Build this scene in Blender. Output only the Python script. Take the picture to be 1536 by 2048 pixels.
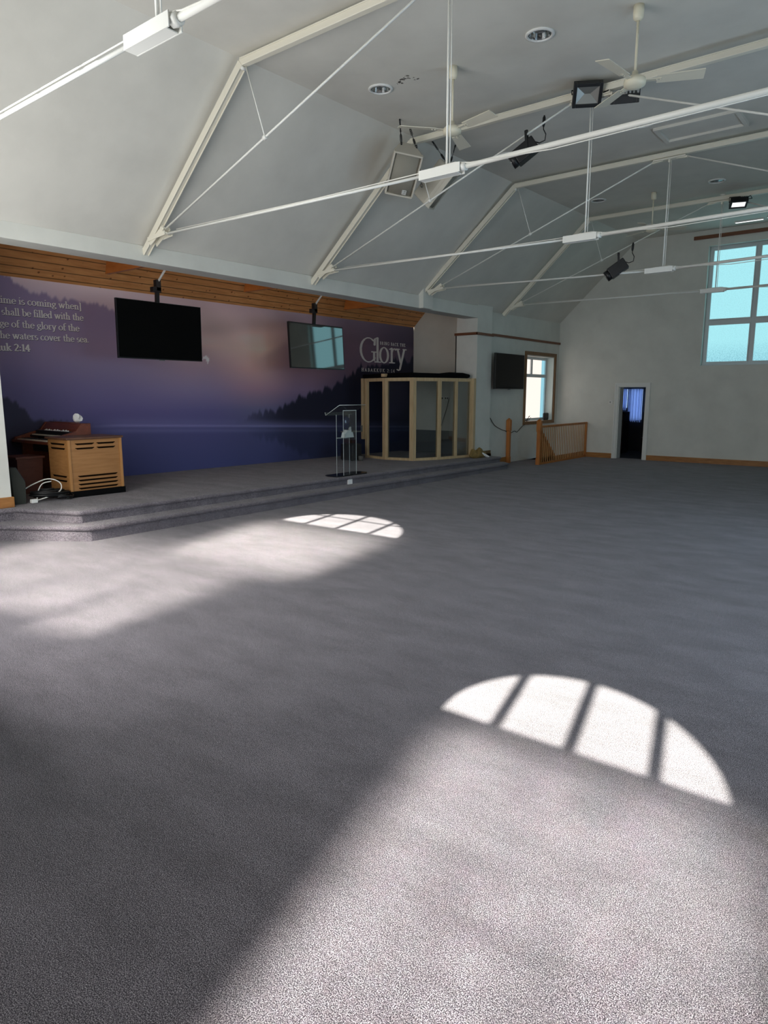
import bpy, bmesh, math, random
from mathutils import Vector, Matrix, Euler
R = math.radians
random.seed(7)
for o in list(bpy.data.objects): bpy.data.objects.remove(o)
SC = bpy.context.scene; COL = SC.collection

# ------------------------------------------------------------------ camera, world, sun, exposure
FPX = 1370.0
cam = bpy.data.cameras.new('camera'); camo = bpy.data.objects.new('camera', cam); COL.objects.link(camo)
cam.sensor_fit = 'HORIZONTAL'; cam.sensor_width = 36.0; cam.lens = 36.0 * FPX / 1536.0
cam.clip_start = 0.05; cam.clip_end = 300
camo.location = (0, 0, 1.7)
camo.rotation_euler = Euler((R(90 - 9.7334), 0, R(38.2806)), 'XYZ')
SC.camera = camo

VS = SC.view_settings
VS.view_transform = 'Standard'; VS.look = 'None'; VS.exposure = 0.15; VS.gamma = 1.0; VS.use_curve_mapping = False
SC.cycles.use_denoising = True
SC.cycles.max_bounces = 10; SC.cycles.diffuse_bounces = 6; SC.cycles.transparent_max_bounces = 24
SC.cycles.caustics_reflective = False; SC.cycles.caustics_refractive = False
SC.cycles.sample_clamp_indirect = 6.0

W = bpy.data.worlds.new('sky'); SC.world = W; W.use_nodes = True
W.node_tree.nodes['Background'].inputs[0].default_value = (0.42, 0.72, 1.0, 1)
W.node_tree.nodes['Background'].inputs[1].default_value = 1.0

SUND = Vector((-0.242, 1.0, -0.817)).normalized()
def lamp(name, kind, energy, color, loc, direction, **kw):
    l = bpy.data.lights.new(name, kind); l.energy = energy; l.color = color
    for k, v in kw.items(): setattr(l, k, v)
    o = bpy.data.objects.new(name, l); COL.objects.link(o); o.location = loc
    o.rotation_euler = Vector(direction).to_track_quat('-Z', 'Y').to_euler(); return o
lamp('sun', 'SUN', 23.0, (1.0, 0.955, 0.85), (0, -6, 12), SUND, angle=R(0.53))

# sunlight spreading a few degrees through the frosted panes below the two lunettes in the rear wall
def pane_beam(name, c, w, h, power, spread):
    o = lamp(name, 'AREA', power, (1.0, 0.95, 0.87), c, SUND, shape='RECTANGLE', size=w, size_y=h, spread=R(spread))
    return o
BEAM_N, BEAM_F = 10.5, 9.5
WIN_RIGHT, WIN_END, WIN_REAR, WIN_SIDE = 5.5, .92, 4.3, 1.0

# ------------------------------------------------------------------ materials
def mat(name, col, rough=0.6, metal=0.0, spec=0.5):
    m = bpy.data.materials.new(name); m.use_nodes = True
    b = m.node_tree.nodes['Principled BSDF']
    b.inputs['Base Color'].default_value = (*col, 1); b.inputs['Roughness'].default_value = rough
    b.inputs['Metallic'].default_value = metal; b.inputs['Specular IOR Level'].default_value = spec
    return m
def S(r, g, b):
    f = lambda v: (v/255/12.92) if v/255 <= .04045 else ((v/255+.055)/1.055)**2.4
    return (f(r), f(g), f(b))
def nodes(m): return m.node_tree.nodes, m.node_tree.links, m.node_tree.nodes['Principled BSDF']
def noise(n, l, scale, detail=3, rough=.55, vec=None, stretch=None):
    t = n.new('ShaderNodeTexNoise'); t.inputs['Scale'].default_value = scale
    t.inputs['Detail'].default_value = detail; t.inputs['Roughness'].default_value = rough
    co = n.new('ShaderNodeTexCoord')
    if stretch:
        mp = n.new('ShaderNodeMapping'); mp.inputs['Scale'].default_value = stretch
        l.new(co.outputs['Object'], mp.inputs['Vector']); l.new(mp.outputs[0], t.inputs['Vector'])
    else: l.new(co.outputs['Object'], t.inputs['Vector'])
    return t
def ramp(n, l, src, stops):
    r = n.new('ShaderNodeValToRGB'); e = r.color_ramp.elements
    while len(e) < len(stops): e.new(.5)
    for k, (p, c) in enumerate(stops): e[k].position = p; e[k].color = (*c, 1)
    l.new(src, r.inputs[0]); return r
def bump(n, l, b, src, strength, dist):
    u = n.new('ShaderNodeBump'); u.inputs['Strength'].default_value = strength; u.inputs['Distance'].default_value = dist
    l.new(src, u.inputs['Height']); l.new(u.outputs[0], b.inputs['Normal']); return u
def paint(name, col, var=.04, scale=2.0, rough=.75, b_=.15):
    m = mat(name, col, rough, spec=.3); n, l, b = nodes(m)
    t = noise(n, l, scale, 5); c2 = tuple(c*(1-var*2) for c in col); c3 = tuple(min(1, c*(1+var)) for c in col)
    r = ramp(n, l, t.outputs[0], [(.3, c2), (.7, c3)]); l.new(r.outputs[0], b.inputs['Base Color'])
    t2 = noise(n, l, 60, 3); bump(n, l, b, t2.outputs[0], b_, .003); return m
def carpet(name, dark, mid, light):
    m = mat(name, mid, .95, spec=.1); n, l, b = nodes(m)
    t = noise(n, l, 270, 2, .75); t2 = noise(n, l, 3.2, 5, .65, stretch=(.6, 1.3, 1)); t3 = noise(n, l, 44, 4, .7)
    r = ramp(n, l, t.outputs[0], [(.38, dark), (.5, mid), (.62, light)])
    mx = n.new('ShaderNodeMix'); mx.data_type = 'RGBA'; mx.blend_type = 'MULTIPLY'; mx.inputs[0].default_value = 1
    ad = n.new('ShaderNodeMath'); ad.operation = 'ADD'; l.new(t2.outputs[0], ad.inputs[0]); l.new(t3.outputs[0], ad.inputs[1])
    r2 = ramp(n, l, ad.outputs[0], [(.0, (.66,)*3), (1, (1.0,)*3)])
    mr = n.new('ShaderNodeMapRange'); mr.inputs[1].default_value = .8; mr.inputs[2].default_value = 1.2
    l.new(ad.outputs[0], mr.inputs[0]); l.new(mr.outputs[0], r2.inputs[0])
    l.new(r.outputs[0], mx.inputs[6]); l.new(r2.outputs[0], mx.inputs[7]); l.new(mx.outputs[2], b.inputs['Base Color'])
    bump(n, l, b, t.outputs[0], .45, .010)
    b.inputs['Sheen Weight'].default_value = .15
    return m
def wood(name, a, c, stretch=(1, 12, 12), rough=.45, scale=2.2, knots=False):
    m = mat(name, a, rough, spec=.4); n, l, b = nodes(m)
    t = noise(n, l, scale, 6, .6, stretch=stretch)
    r = ramp(n, l, t.outputs[0], [(.3, a), (.72, c)])
    l.new(r.outputs[0], b.inputs['Base Color']); bump(n, l, b, t.outputs[0], .08, .004); return m
def emit(name, col, s, tex=False):
    m = bpy.data.materials.new(name); m.use_nodes = True; n = m.node_tree.nodes; l = m.node_tree.links
    n.remove(n['Principled BSDF']); e = n.new('ShaderNodeEmission'); e.inputs[0].default_value = (*col, 1); e.inputs[1].default_value = s
    l.new(e.outputs[0], n['Material Output'].inputs[0]); return m
def clear(name, tint, gloss=.1, rough=.02):
    m = bpy.data.materials.new(name); m.use_nodes = True; n = m.node_tree.nodes; l = m.node_tree.links
    n.remove(n['Principled BSDF'])
    t = n.new('ShaderNodeBsdfTransparent'); t.inputs[0].default_value = (*tint, 1)
    g = n.new('ShaderNodeBsdfGlossy'); g.inputs['Roughness'].default_value = rough
    f = n.new('ShaderNodeFresnel'); f.inputs[0].default_value = 1.45
    mu = n.new('ShaderNodeMath'); mu.operation = 'MULTIPLY'; mu.inputs[1].default_value = gloss*10; l.new(f.outputs[0], mu.inputs[0])
    x = n.new('ShaderNodeMixShader'); l.new(mu.outputs[0], x.inputs[0]); l.new(t.outputs[0], x.inputs[1]); l.new(g.outputs[0], x.inputs[2])
    l.new(x.outputs[0], n['Material Output'].inputs[0]); return m

WALL = paint('white wall paint', S(214, 214, 206)); CEIL = paint('white ceiling paint', S(214, 211, 202), .05, 1.2)
TRUSS = mat('cream steel paint', S(224, 219, 203), .45); ROD = mat('white rod paint', S(232, 232, 226), .4)
CARPET = carpet('grey speckled carpet', S(38, 35, 42), S(101, 94, 104), S(196, 189, 193))
PINE = wood('knotty pine boards', S(196, 132, 76), S(226, 164, 104), (8, 1.2, 8)); 
def board_lines(m, ax_scale):
    n, l, b = nodes(m); src = b.inputs['Base Color'].links[0].from_socket
    co = n.new('ShaderNodeTexCoord'); sx = n.new('ShaderNodeSeparateXYZ'); l.new(co.outputs['Object'], sx.inputs[0])
    mu = n.new('ShaderNodeMath'); mu.operation = 'MULTIPLY'; mu.inputs[1].default_value = ax_scale; l.new(sx.outputs[0], mu.inputs[0])
    fr = n.new('ShaderNodeMath'); fr.operation = 'FRACT'; l.new(mu.outputs[0], fr.inputs[0])
    r = ramp(n, l, fr.outputs[0], [(0, (.2,)*3), (.10, (.3,)*3), (.13, (1,)*3), (.97, (1,)*3)]); 
    v = n.new('ShaderNodeTexVoronoi'); v.inputs['Scale'].default_value = 7; l.new(co.outputs['Object'], v.inputs['Vector'])
    k = ramp(n, l, v.outputs['Distance'], [(0, (.2, .13, .1)), (.11, (.3, .2, .15)), (.15, (1,)*3)])
    m1 = n.new('ShaderNodeMix'); m1.data_type = 'RGBA'; m1.blend_type = 'MULTIPLY'; m1.inputs[0].default_value = 1
    m2 = n.new('ShaderNodeMix'); m2.data_type = 'RGBA'; m2.blend_type = 'MULTIPLY'; m2.inputs[0].default_value = .8
    l.new(src, m1.inputs[6]); l.new(r.outputs[0], m1.inputs[7]); l.new(m1.outputs[2], m2.inputs[6]); l.new(k.outputs[0], m2.inputs[7])
    l.new(m2.outputs[2], b.inputs['Base Color'])
board_lines(PINE, 10.5)
TIMBER = wood('orange timber', S(168, 98, 44), S(196, 122, 62), (1.5, 8, 8))
OAKTRIM = wood('oak skirting', S(140, 92, 46), S(176, 122, 66), (2, 2, 14))
RAILW = wood('dark picture rail', S(104, 62, 40), S(126, 80, 54), (2, 2, 14))
NEWEL = wood('varnished pine', S(168, 100, 46), S(194, 126, 66), (9, 9, 1))
BOOTHW = wood('pale pine frame', S(178, 154, 116), S(202, 180, 142), (9, 9, 1.2))
LESLIE = wood('light oak veneer', S(150, 104, 58), S(174, 126, 76), (3, 1, 16)); LESLTOP = wood('walnut top', S(82, 56, 42), S(104, 72, 54), (8, 2, 2))
ORGAN = wood('mahogany', S(96, 48, 30), S(124, 64, 40), (2, 9, 9), .35); BENCHW = wood('red brown veneer', S(86, 50, 40), S(102, 62, 50), (3, 3, 9), .5)
BLACK = mat('black plastic', S(18, 18, 20), .45); MATTE = mat('black felt', S(10, 10, 11), .9, spec=.1)
SLOT = mat('dark slot', S(24, 16, 10), .9, spec=0)
SCREEN = mat('glossy dark screen', S(6, 7, 8), .035, spec=1.0); nodes(SCREEN)[2].inputs['IOR'].default_value = 2.1
SCREEN_M = mat('satin dark screen', S(8, 9, 10), .12, spec=.12)
BEZEL = mat('black bezel', S(8, 8, 9), .3)
GREY = mat('speaker grey', S(196, 190, 176), .6); GRILLE = paint('speaker grille', S(146, 142, 130), .03, 200, .7)
CHROME = mat('polished reflector', (.8, .8, .8), .12, 1.0); STEEL = mat('dark steel chain', S(66, 66, 66), .4, .8)
UPVC = mat('white window frame', S(222, 226, 226), .4); WOODARCH = wood('window architrave', S(112, 80, 48), S(140, 102, 64), (9, 9, 2))
DOORP = mat('white gloss paint', S(222, 224, 220), .35)
CREAM = mat('cream fan enamel', S(226, 219, 196), .4); BLADE = mat('fan blade enamel', S(214, 208, 190), .4)
GLASS = clear('clear glass', (.90, .93, .93), .09); BOOTHG = clear('tinted glass', (.92, .95, .95), .06); ACRYL = clear('clear acrylic', (.96, .98, .98), .025)
ACEDGE = mat('acrylic edge painted bright', S(215, 225, 225), .3); ACBASE = mat('smoked acrylic base', S(26, 28, 32), .15)  # edge colour painted pale for the light the acrylic pipes to it
DADO = mat('grey panel', S(92, 98, 104), .8); WHITE = mat('white plastic', S(226, 226, 222), .4)
PAPER = mat('white paper', S(238, 238, 236), .8); RUBBER = mat('black rubber cable', S(14, 14, 15), .5); WCABLE = mat('white cable', S(226, 224, 216), .5)
IVORY = mat('ivory keys', S(222, 214, 192), .3); WEDGE = mat('charcoal carpet covering', S(58, 60, 56), .9, spec=.1)
LETTER = mat('silver lettering print', S(228, 226, 222), .5); LSHADOW = mat('dark lettering edge print', S(40, 34, 44), .6)
BLUEG = mat('deep blue glass', S(14, 26, 66), .08); CRYSTAL = mat('cut crystal', S(210, 216, 214), .06, 0, 1); 
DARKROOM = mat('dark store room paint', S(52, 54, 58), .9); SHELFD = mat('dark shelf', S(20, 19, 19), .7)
BRICK = paint('pale rendered wall outside', S(226, 206, 190), .06, 3)
BAG = wood('tan crumpled cloth', S(112, 92, 48), S(150, 126, 76), (4, 4, 4), .8); TILE = mat('grey roof fabric', S(90, 90, 92), .8)
FRAMEG = mat('white frame', S(205, 212, 214), .4)

def frosted(name, col, s, scale):
    m = emit(name, col, s); n = m.node_tree.nodes; l = m.node_tree.links; e = n['Emission']
    co = n.new('ShaderNodeTexCoord'); v = n.new('ShaderNodeTexVoronoi'); v.inputs['Scale'].default_value = scale; l.new(co.outputs['Object'], v.inputs['Vector'])
    sx = n.new('ShaderNodeSeparateXYZ'); l.new(co.outputs['Object'], sx.inputs[0])
    r = ramp(n, l, v.outputs['Distance'], [(.0, tuple(c*.86 for c in col)), (.5, col)])
    mr = n.new('ShaderNodeMapRange'); mr.inputs[1].default_value = 2.45; mr.inputs[2].default_value = 3.0; l.new(sx.outputs[2], mr.inputs[0])
    lo = ramp(n, l, v.outputs['Distance'], [(.0, (.12, .34, .44)), (.6, (.34, .72, .82))])
    mx = n.new('ShaderNodeMix'); mx.data_type = 'RGBA'; l.new(mr.outputs[0], mx.inputs[0]); l.new(lo.outputs[0], mx.inputs[6]); l.new(r.outputs[0], mx.inputs[7])
    l.new(mx.outputs[2], e.inputs[0]); return m
SKYPANE = frosted('frosted glass bright with sky', (.40, .83, .90), WIN_END, 45)
SIDEPANE = emit('obscured glass pink daylight', (1.0, .89, .81), WIN_SIDE)
SIDEBLUE = emit('obscured glass sky strip', (.35, .72, .85), WIN_SIDE*.8)
RIGHTPANE = emit('right window daylight', (.56, .79, 1.0), WIN_RIGHT)
REARPANE = emit('rear frosted daylight', (.97, .97, .96), WIN_REAR)
NETBACK = emit('store room window daylight', (.36, .55, 1.0), 1.7)

# ------------------------------------------------------------------ mesh helper
class MB:
    def __init__(s, off=(0, 0, 0)): s.v = []; s.f = []; s.m = []; s.sm = []; s.off = Vector(off)
    def add(s, vs, fs, mi=0, smooth=False):
        k = len(s.v); s.v += [Vector(v) for v in vs]
        for f in fs: s.f.append([i+k for i in f]); s.m.append(mi); s.sm.append(smooth)
    def box(s, a, b, mi=0):
        x0, y0, z0 = (min(a[i], b[i]) for i in range(3)); x1, y1, z1 = (max(a[i], b[i]) for i in range(3))
        s.add([(x0,y0,z0),(x1,y0,z0),(x1,y1,z0),(x0,y1,z0),(x0,y0,z1),(x1,y0,z1),(x1,y1,z1),(x0,y1,z1)],
              [(0,3,2,1),(4,5,6,7),(0,1,5,4),(1,2,6,5),(2,3,7,6),(3,0,4,7)], mi)
    def hexa(s, p, mi=0): s.add(p, [(0,3,2,1),(4,5,6,7),(0,1,5,4),(1,2,6,5),(2,3,7,6),(3,0,4,7)], mi)
    def bar(s, p, q, w, h, up=(0, 0, 1), mi=0):
        p = Vector(p); q = Vector(q); d = (q-p).normalized(); u = Vector(up); sd = d.cross(u).normalized(); u = sd.cross(d)
        c = [(-w/2,-h/2),(w/2,-h/2),(w/2,h/2),(-w/2,h/2)]
        vs = [p+sd*a+u*b for a, b in c]+[q+sd*a+u*b for a, b in c]
        s.add(vs, [(0,3,2,1),(4,5,6,7),(0,1,5,4),(1,2,6,5),(2,3,7,6),(3,0,4,7)], mi)
    def tube(s, pts, r, n=8, mi=0, caps=True):
        pts = [Vector(p) for p in pts]; rings = []; k = len(s.v); pd = None
        rr = r if isinstance(r, (list, tuple)) else [r]*len(pts)
        for i, p in enumerate(pts):
            d = (pts[min(i+1, len(pts)-1)]-pts[max(i-1, 0)]).normalized()
            if pd is None: a = d.orthogonal().normalized()
            else: a = (a-d*a.dot(d)).normalized()
            pd = d; b = d.cross(a)
            s.v += [p+(a*math.cos(2*math.pi*j/n)+b*math.sin(2*math.pi*j/n))*rr[i] for j in range(n)]
        for i in range(len(pts)-1):
            for j in range(n):
                s.f.append([k+i*n+j, k+i*n+(j+1)%n, k+(i+1)*n+(j+1)%n, k+(i+1)*n+j]); s.m.append(mi); s.sm.append(True)
        if caps:
            s.f.append([k+j for j in range(n)][::-1]); s.f.append([k+(len(pts)-1)*n+j for j in range(n)]); s.m += [mi]*2; s.sm += [False]*2
    def lathe(s, prof, c=(0, 0, 0), n=24, mi=0):
        k = len(s.v); c = Vector(c)
        for r, z in prof: s.v += [c+Vector((r*math.cos(2*math.pi*j/n), r*math.sin(2*math.pi*j/n), z)) for j in range(n)]
        for i in range(len(prof)-1):
            for j in range(n):
                s.f.append([k+i*n+j, k+i*n+(j+1)%n, k+(i+1)*n+(j+1)%n, k+(i+1)*n+j]); s.m.append(mi); s.sm.append(True)
    def prism(s, poly, fn, a, b, mi=0):
        n = len(poly); vs = [fn(u, v, a) for u, v in poly]+[fn(u, v, b) for u, v in poly]
        s.add(vs, [list(range(n))[::-1], list(range(n, 2*n))]+[[i, (i+1)%n, n+(i+1)%n, n+i] for i in range(n)], mi)
    def build(s, name, mats, parent=None, bev=0):
        me = bpy.data.meshes.new(name); me.from_pydata([v-s.off for v in s.v], [], s.f)
        for m in (mats if isinstance(mats, (list, tuple)) else [mats]): me.materials.append(m)
        me.polygons.foreach_set('material_index', s.m); me.polygons.foreach_set('use_smooth', s.sm)
        bm = bmesh.new(); bm.from_mesh(me); bmesh.ops.recalc_face_normals(bm, faces=bm.faces); bm.to_mesh(me); bm.free(); me.update()
        o = bpy.data.objects.new(name, me); COL.objects.link(o)
        if parent: o.parent = parent
        else: o.location = s.off
        if bev:
            b = o.modifiers.new('bevel', 'BEVEL'); b.width = bev; b.segments = 2; b.limit_method = 'ANGLE'
        return o
def tag(o, label, cat, group=None):
    o['label'] = label; o['category'] = cat
    if group: o['group'] = group
    return o
def thing(name, label, cat, loc=(0, 0, 0), group=None):
    o = bpy.data.objects.new(name, None); COL.objects.link(o); o.location = loc; o.empty_display_size = .1
    return tag(o, label, cat, group)
def struct(o): o['kind'] = 'structure'; return o
def copy_tree(o, parent=None):
    c = o.copy(); COL.objects.link(c)
    if parent: c.parent = parent
    for ch in list(o.children): copy_tree(ch, c)
    return c

# ------------------------------------------------------------------ setting
zc = lambda y: 5.30+0.0215*(y-5.4)            # the ceiling
ze = lambda y: 3.50+0.010*(y-4)               # its eaves
zs = lambda y: 0.33-0.0075*(y-4)              # stage top
zl = lambda y: 0.18-0.0045*(y-4)              # lower step top
XM, XL, XE, XC, XR, YE = -10.8, -8.3, -8.2, -3.56, 1.15, 18.4
YN, YF = -1.2, 1.3                            # rear walls

def wall(name, ax, val, u, v, holes, depth, m=WALL):
    """wall plane at ax=val spanning u (other horizontal axis) and v (z), with rectangular holes and reveals of the given depth"""
    b = MB(); P = (lambda a, c, d: (val+d, a, c)) if ax == 0 else (lambda a, c, d: (a, val+d, c))
    us = sorted({*u, *[h[0] for h in holes], *[h[1] for h in holes]}); vs = sorted({*v, *[h[2] for h in holes], *[h[3] for h in holes]})
    for a0, a1 in zip(us, us[1:]):
        for c0, c1 in zip(vs, vs[1:]):
            if any(h[0] <= a0 and a1 <= h[1] and h[2] <= c0 and c1 <= h[3] for h in holes): continue
            for d in (0, depth): b.add([P(a0,c0,d),P(a1,c0,d),P(a1,c1,d),P(a0,c1,d)], [(0,1,2,3)])
    for h in holes+[(*u, *v)]:
        q = [(h[0],h[2]),(h[1],h[2]),(h[1],h[3]),(h[0],h[3])]
        for (a, c), (a2, c2) in zip(q, q[1:]+q[:1]): b.add([P(a,c,0),P(a2,c2,0),P(a2,c2,depth),P(a,c,depth)], [(0,1,2,3)])
    return struct(b.build(name, m))

# floor with stair opening
b = MB(); hx0, hx1, hy0, hy1 = XL, -7.46, 16.7, YE
for x0, x1, y0, y1 in [(-11.2, hx0, -1.3, 18.6), (hx0, hx1, -1.3, hy0), (hx1, 1.3, -1.3, 18.6)]:
    b.box((x0, y0, -.12), (x1, y1, 0))
struct(b.build('floor', CARPET))
# stage: two carpeted steps with rounded noses, splayed at the near end, swelling back to the column at the far end
def stage():
    b = MB()
    def tier(path, zt, zb, zbt=0):
        # path: front edge points (x,y); profile with a rolled nose, swept along, then the tread back to the mural
        prof = lambda zt, zb: [(0, zb), (0, zt-.065), (.006, zt-.06), (.028, zt-.048), (.034, zt-.028), (.022, zt-.008), (0, zt), (-.12, zt)]
        n = []
        for i, p in enumerate(path):
            d = Vector((*path[min(i+1, len(path)-1)], 0))-Vector((*path[max(i-1, 0)], 0)); d.normalize(); n.append(Vector((d.y, -d.x, 0)))
        k = len(b.v); m = 8
        for p, nn in zip(path, n):
            for e, z in prof(zt(p[1]), zb(p[1])): b.v.append(Vector((p[0], p[1], 0))+nn*e+Vector((0, 0, z)))
        for i in range(len(path)-1):
            for j in range(m-1):
                b.f.append([k+i*m+j, k+(i+1)*m+j, k+(i+1)*m+j+1, k+i*m+j+1]); b.m.append(0); b.sm.append(0 < j < 6)
        for i in range(len(path)-1):
            a, c = b.v[k+i*m+7], b.v[k+(i+1)*m+7]
            b.add([a, c, (XM, c.y, c.z), (XM, a.y, a.z)], [(0, 1, 2, 3)])
        return k
    def arc(p0, p1, n): return [(p0[0]+(p1[0]-p0[0])*i/n, p0[1]+(p1[1]-p0[1])*i/n) for i in range(n+1)]
    low = [(-8.52, 2.05), (-8.5, 3.40), (-7.60, 4.02), (-7.57, 4.06)]+arc((-7.57, 4.6), (-7.57, 14.0), 12)+[(-7.62, 14.3), (-7.8, 14.44)]
    up = [(-8.68, 2.6), (-8.68, 3.69), (-7.87, 4.06), (-7.84, 4.10)]+arc((-7.84, 4.6), (-7.84, 14.1), 12)+[(-7.87, 14.4), (-8.15, 14.45)]
    tier(low, zl, lambda y: 0); tier(up, zs, lambda y: zl(y)-.02)
    return struct(b.build('stage_platform', CARPET))
stage()

# main ceiling: steep slopes and flat collar
b = MB(); kl, kr = -6.28, 2*XC+6.28; er = XR
ys = [YN-.1, YF-.06, 5, 10, 15, YE+.1]
for y0, y1 in zip(ys, ys[1:]):
    for (xa, fa), (xb, fb) in ([((-8.3, ze), (kl, zc))] if y0 > 0 else [])+[((kr, zc), (er, ze))]:
        b.add([(xa, y0, fa(y0)), (xb, y0, fb(y0)), (xb, y1, fb(y1)), (xa, y1, fa(y1))], [(0, 1, 2, 3)])
DLP = [(-3.54, 7.06), (-5.61, 7.04), (-5.63, 10.26), (-3.55, 10.29), (-3.44, 14.0), (-5.58, 13.9), (-3.33, 16.78), (-5.53, 16.86)]
hb = bmesh.new(); he = []
for lp in [[(-2.93, ys[0]), (-3.56, ys[1])]+[(kl, q) for q in ys[1:]]+[(kr, q) for q in reversed(ys)]]+[[(x+.116*math.cos(k*math.pi/12), y+.116*math.sin(k*math.pi/12)) for k in range(24)] for x, y in DLP]:
    vs = [hb.verts.new((x, y, 0)) for x, y in lp]; he += [hb.edges.new((vs[i], vs[(i+1) % len(vs)])) for i in range(len(vs))]
bmesh.ops.triangle_fill(hb, use_beauty=True, edges=he)
hb.verts.ensure_lookup_table(); hb.verts.index_update()
b.add([(v.co.x, v.co.y, zc(v.co.y)) for v in hb.verts], [[v.index for v in f.verts] for f in hb.faces]); hb.free()
o = struct(b.build('ceiling', CEIL)); so = o.modifiers.new('solid', 'SOLIDIFY'); so.thickness = .12; so.offset = 1
me = o.data
bm = bmesh.new(); bm.from_mesh(me); bmesh.ops.remove_doubles(bm, verts=bm.verts, dist=.001)
for f in bm.faces:
    f.normal_update()
    if f.normal.z < 0: f.normal_flip()
bm.to_mesh(me); bm.free()

wall('wall_end', 1, YE, (-8.5, 1.4), (-.1, 5.9), [(-4.58, -1.40, 2.40, 5.21), (-6.56, -5.83, -.1, 1.93)], .28)
wall('wall_left', 0, XL, (14.4, YE), (-2.6, 3.68), [(16.42, 18.08, 1.0, 2.69)], -.3)
wall('wall_left_rear', 0, -8.75, (1.3, 3.70), (0, 3.6), [], -.25)
wall('wall_right', 0, XR, (YN-.1, YE+.1), (0, 3.75), [(4.0, 6.0, .9, 2.9), (8.0, 10.0, .9, 2.9)], .25)
wall('wall_stage_back', 0, XM-.02, (2.0, 15.0), (0, 3.9), [], -.15)
wall('wall_stage_side', 1, 14.94, (XM-.1, -8.6), (0, 4.1), [], .12)
wall('wall_stage_rear', 1, 2.6, (XM-.1, -8.75), (0, 4.1), [], -.15)
b = MB(); b.hexa([(-3.53, YF, 0), (-2.90, YN-.1, 0), (-2.96, YN-.1, 0), (-3.59, YF, 0), (-3.53, YF, 5.6), (-2.90, YN-.1, 5.6), (-2.96, YN-.1, 5.6), (-3.59, YF, 5.6)]); struct(b.build('wall_rear_return', WALL))  # unseen return, slanted along the sun's heading to keep the far lunette lit

# rear walls with lunettes over frosted panes
def lunette_wall(name, y, x0, x1, cx, sill, rx, rz, pane, num, ztop=5.6):
    bm = bmesh.new(); N = 28
    outer = [(x0, 0), (x1, 0), (x1, ztop), (x0, ztop)]
    arc = [(cx+rx*math.cos(math.pi*i/N), sill+rz*math.sin(math.pi*i/N)) for i in range(N+1)]
    rect = [(pane[0], pane[2]), (pane[1], pane[2]), (pane[1], pane[3]), (pane[0], pane[3])]
    es = []
    for loop in (outer, arc, rect):
        vs = [bm.verts.new((p[0], y, p[1])) for p in loop]
        es += [bm.edges.new((vs[i], vs[(i+1) % len(vs)])) for i in range(len(vs))]
    bmesh.ops.triangle_fill(bm, use_beauty=True, edges=es)
    fs = bmesh.ops.extrude_face_region(bm, geom=list(bm.faces))
    for v in [g for g in fs['geom'] if isinstance(g, bmesh.types.BMVert)]: v.co.y -= .08
    me = bpy.data.meshes.new(name); bm.to_mesh(me); bm.free(); me.materials.append(WALL)
    struct(bpy.data.objects.new(name, me)); COL.objects.link(bpy.data.objects[name])
    # window: three bars across the lunette, sill bar, frosted pane with frame
    f = MB(); nb = []
    for k in (-.55, 0, .55): f.box((cx+k*rx-.03, y-.05, sill), (cx+k*rx+.03, y-.01, sill+rz*math.sqrt(1-k*k)+.02))
    w = struct(f.build('window_%d' % num, FRAMEG))
    g = MB(); g.add([(cx+rx*math.cos(math.pi*i/N), y-.03, sill+rz*math.sin(math.pi*i/N)) for i in range(N+1)], [list(range(N+1))]); g.build('pane', GLASS, w)
    g = MB(); g.add([(pane[0], y-.05, pane[2]), (pane[1], y-.05, pane[2]), (pane[1], y-.05, pane[3]), (pane[0], y-.05, pane[3])], [(0, 1, 2, 3)])
    g.build('frosted_pane', REARPANE, w)
lunette_wall('wall_rear', YN, -2.93, XR+.05, -.19, 3.41, .735, .735, (-.9, .53, .35, 3.06), 3)
lunette_wall('wall_rear_left', YF, -8.8, -3.5, -4.61, 4.175, 1.0, .82, (-7.6, -3.66, .5, 3.85), 4)
def beams(cx, y, cols, z0, z1, n, power, spread=9):
    h = (z1-z0)/n
    for (px, w) in cols:
        for k in range(n): pane_beam('pane_light', (px, y+.25, z0+h*(k+.5)), w, h*.80, power*w*h, spread)
beams(0, YN, [(-.69, .36), (-.29, .36), (.11, .36), (.42, .2)], .35, 3.06, 5, BEAM_N, 6)
beams(0, YF, [(-5.62, .4), (-5.17, .5), (-4.67, .5), (-4.1, .6)], 2.3, 3.8, 3, BEAM_F)
beams(0, YF, [(-7.15, .75), (-6.3, .75), (-5.45, .75), (-4.65, .6)], .6, 2.25, 3, BEAM_F*.75, 18)

# right wall windows
for num, (y0, y1) in zip((5, 6), ((4.0, 6.0), (8.0, 10.0))):
    f = MB()
    for a in (y0, (y0+y1)/2-.03, y1-.06): f.box((XR+.08, a, .9), (XR+.14, a+.06, 2.9))
    for z in (.9, 2.1, 2.84): f.box((XR+.08, y0, z), (XR+.14, y1, z+.06))
    w = struct(f.build('window_%d' % num, FRAMEG))
    g = MB(); g.box((XR+.11, y0, .9), (XR+.12, y1, 2.9)); g.build('pane', RIGHTPANE, w)

# lintel over the stage, with boss under the third truss, column and far pier
b = MB()
b.hexa([(-8.55, 2.2, 3.40), (XE, 2.2, 3.40), (XE, 13.79, 3.395), (-8.55, 13.79, 3.395), (-8.55, 2.2, 3.75), (XE, 2.2, 3.57), (XE, 13.79, 3.66), (-8.55, 13.79, 3.85)])
b.box((-8.4, 11.52, 3.392), (-8.10, 11.86, 3.80)); struct(b.build('lintel_left', WALL, bev=.006))
b = MB(); b.box((-8.75, 13.79, 0), (XE, 14.46, 4.0)); struct(b.build('column_left', WALL, bev=.004))
b = MB(); b.box((-9.02, 3.2, zs(3.7)), (-8.725, 3.725, zs(3.7)+.13)); struct(b.build('baseboard_left', OAKTRIM, bev=.01))
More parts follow.
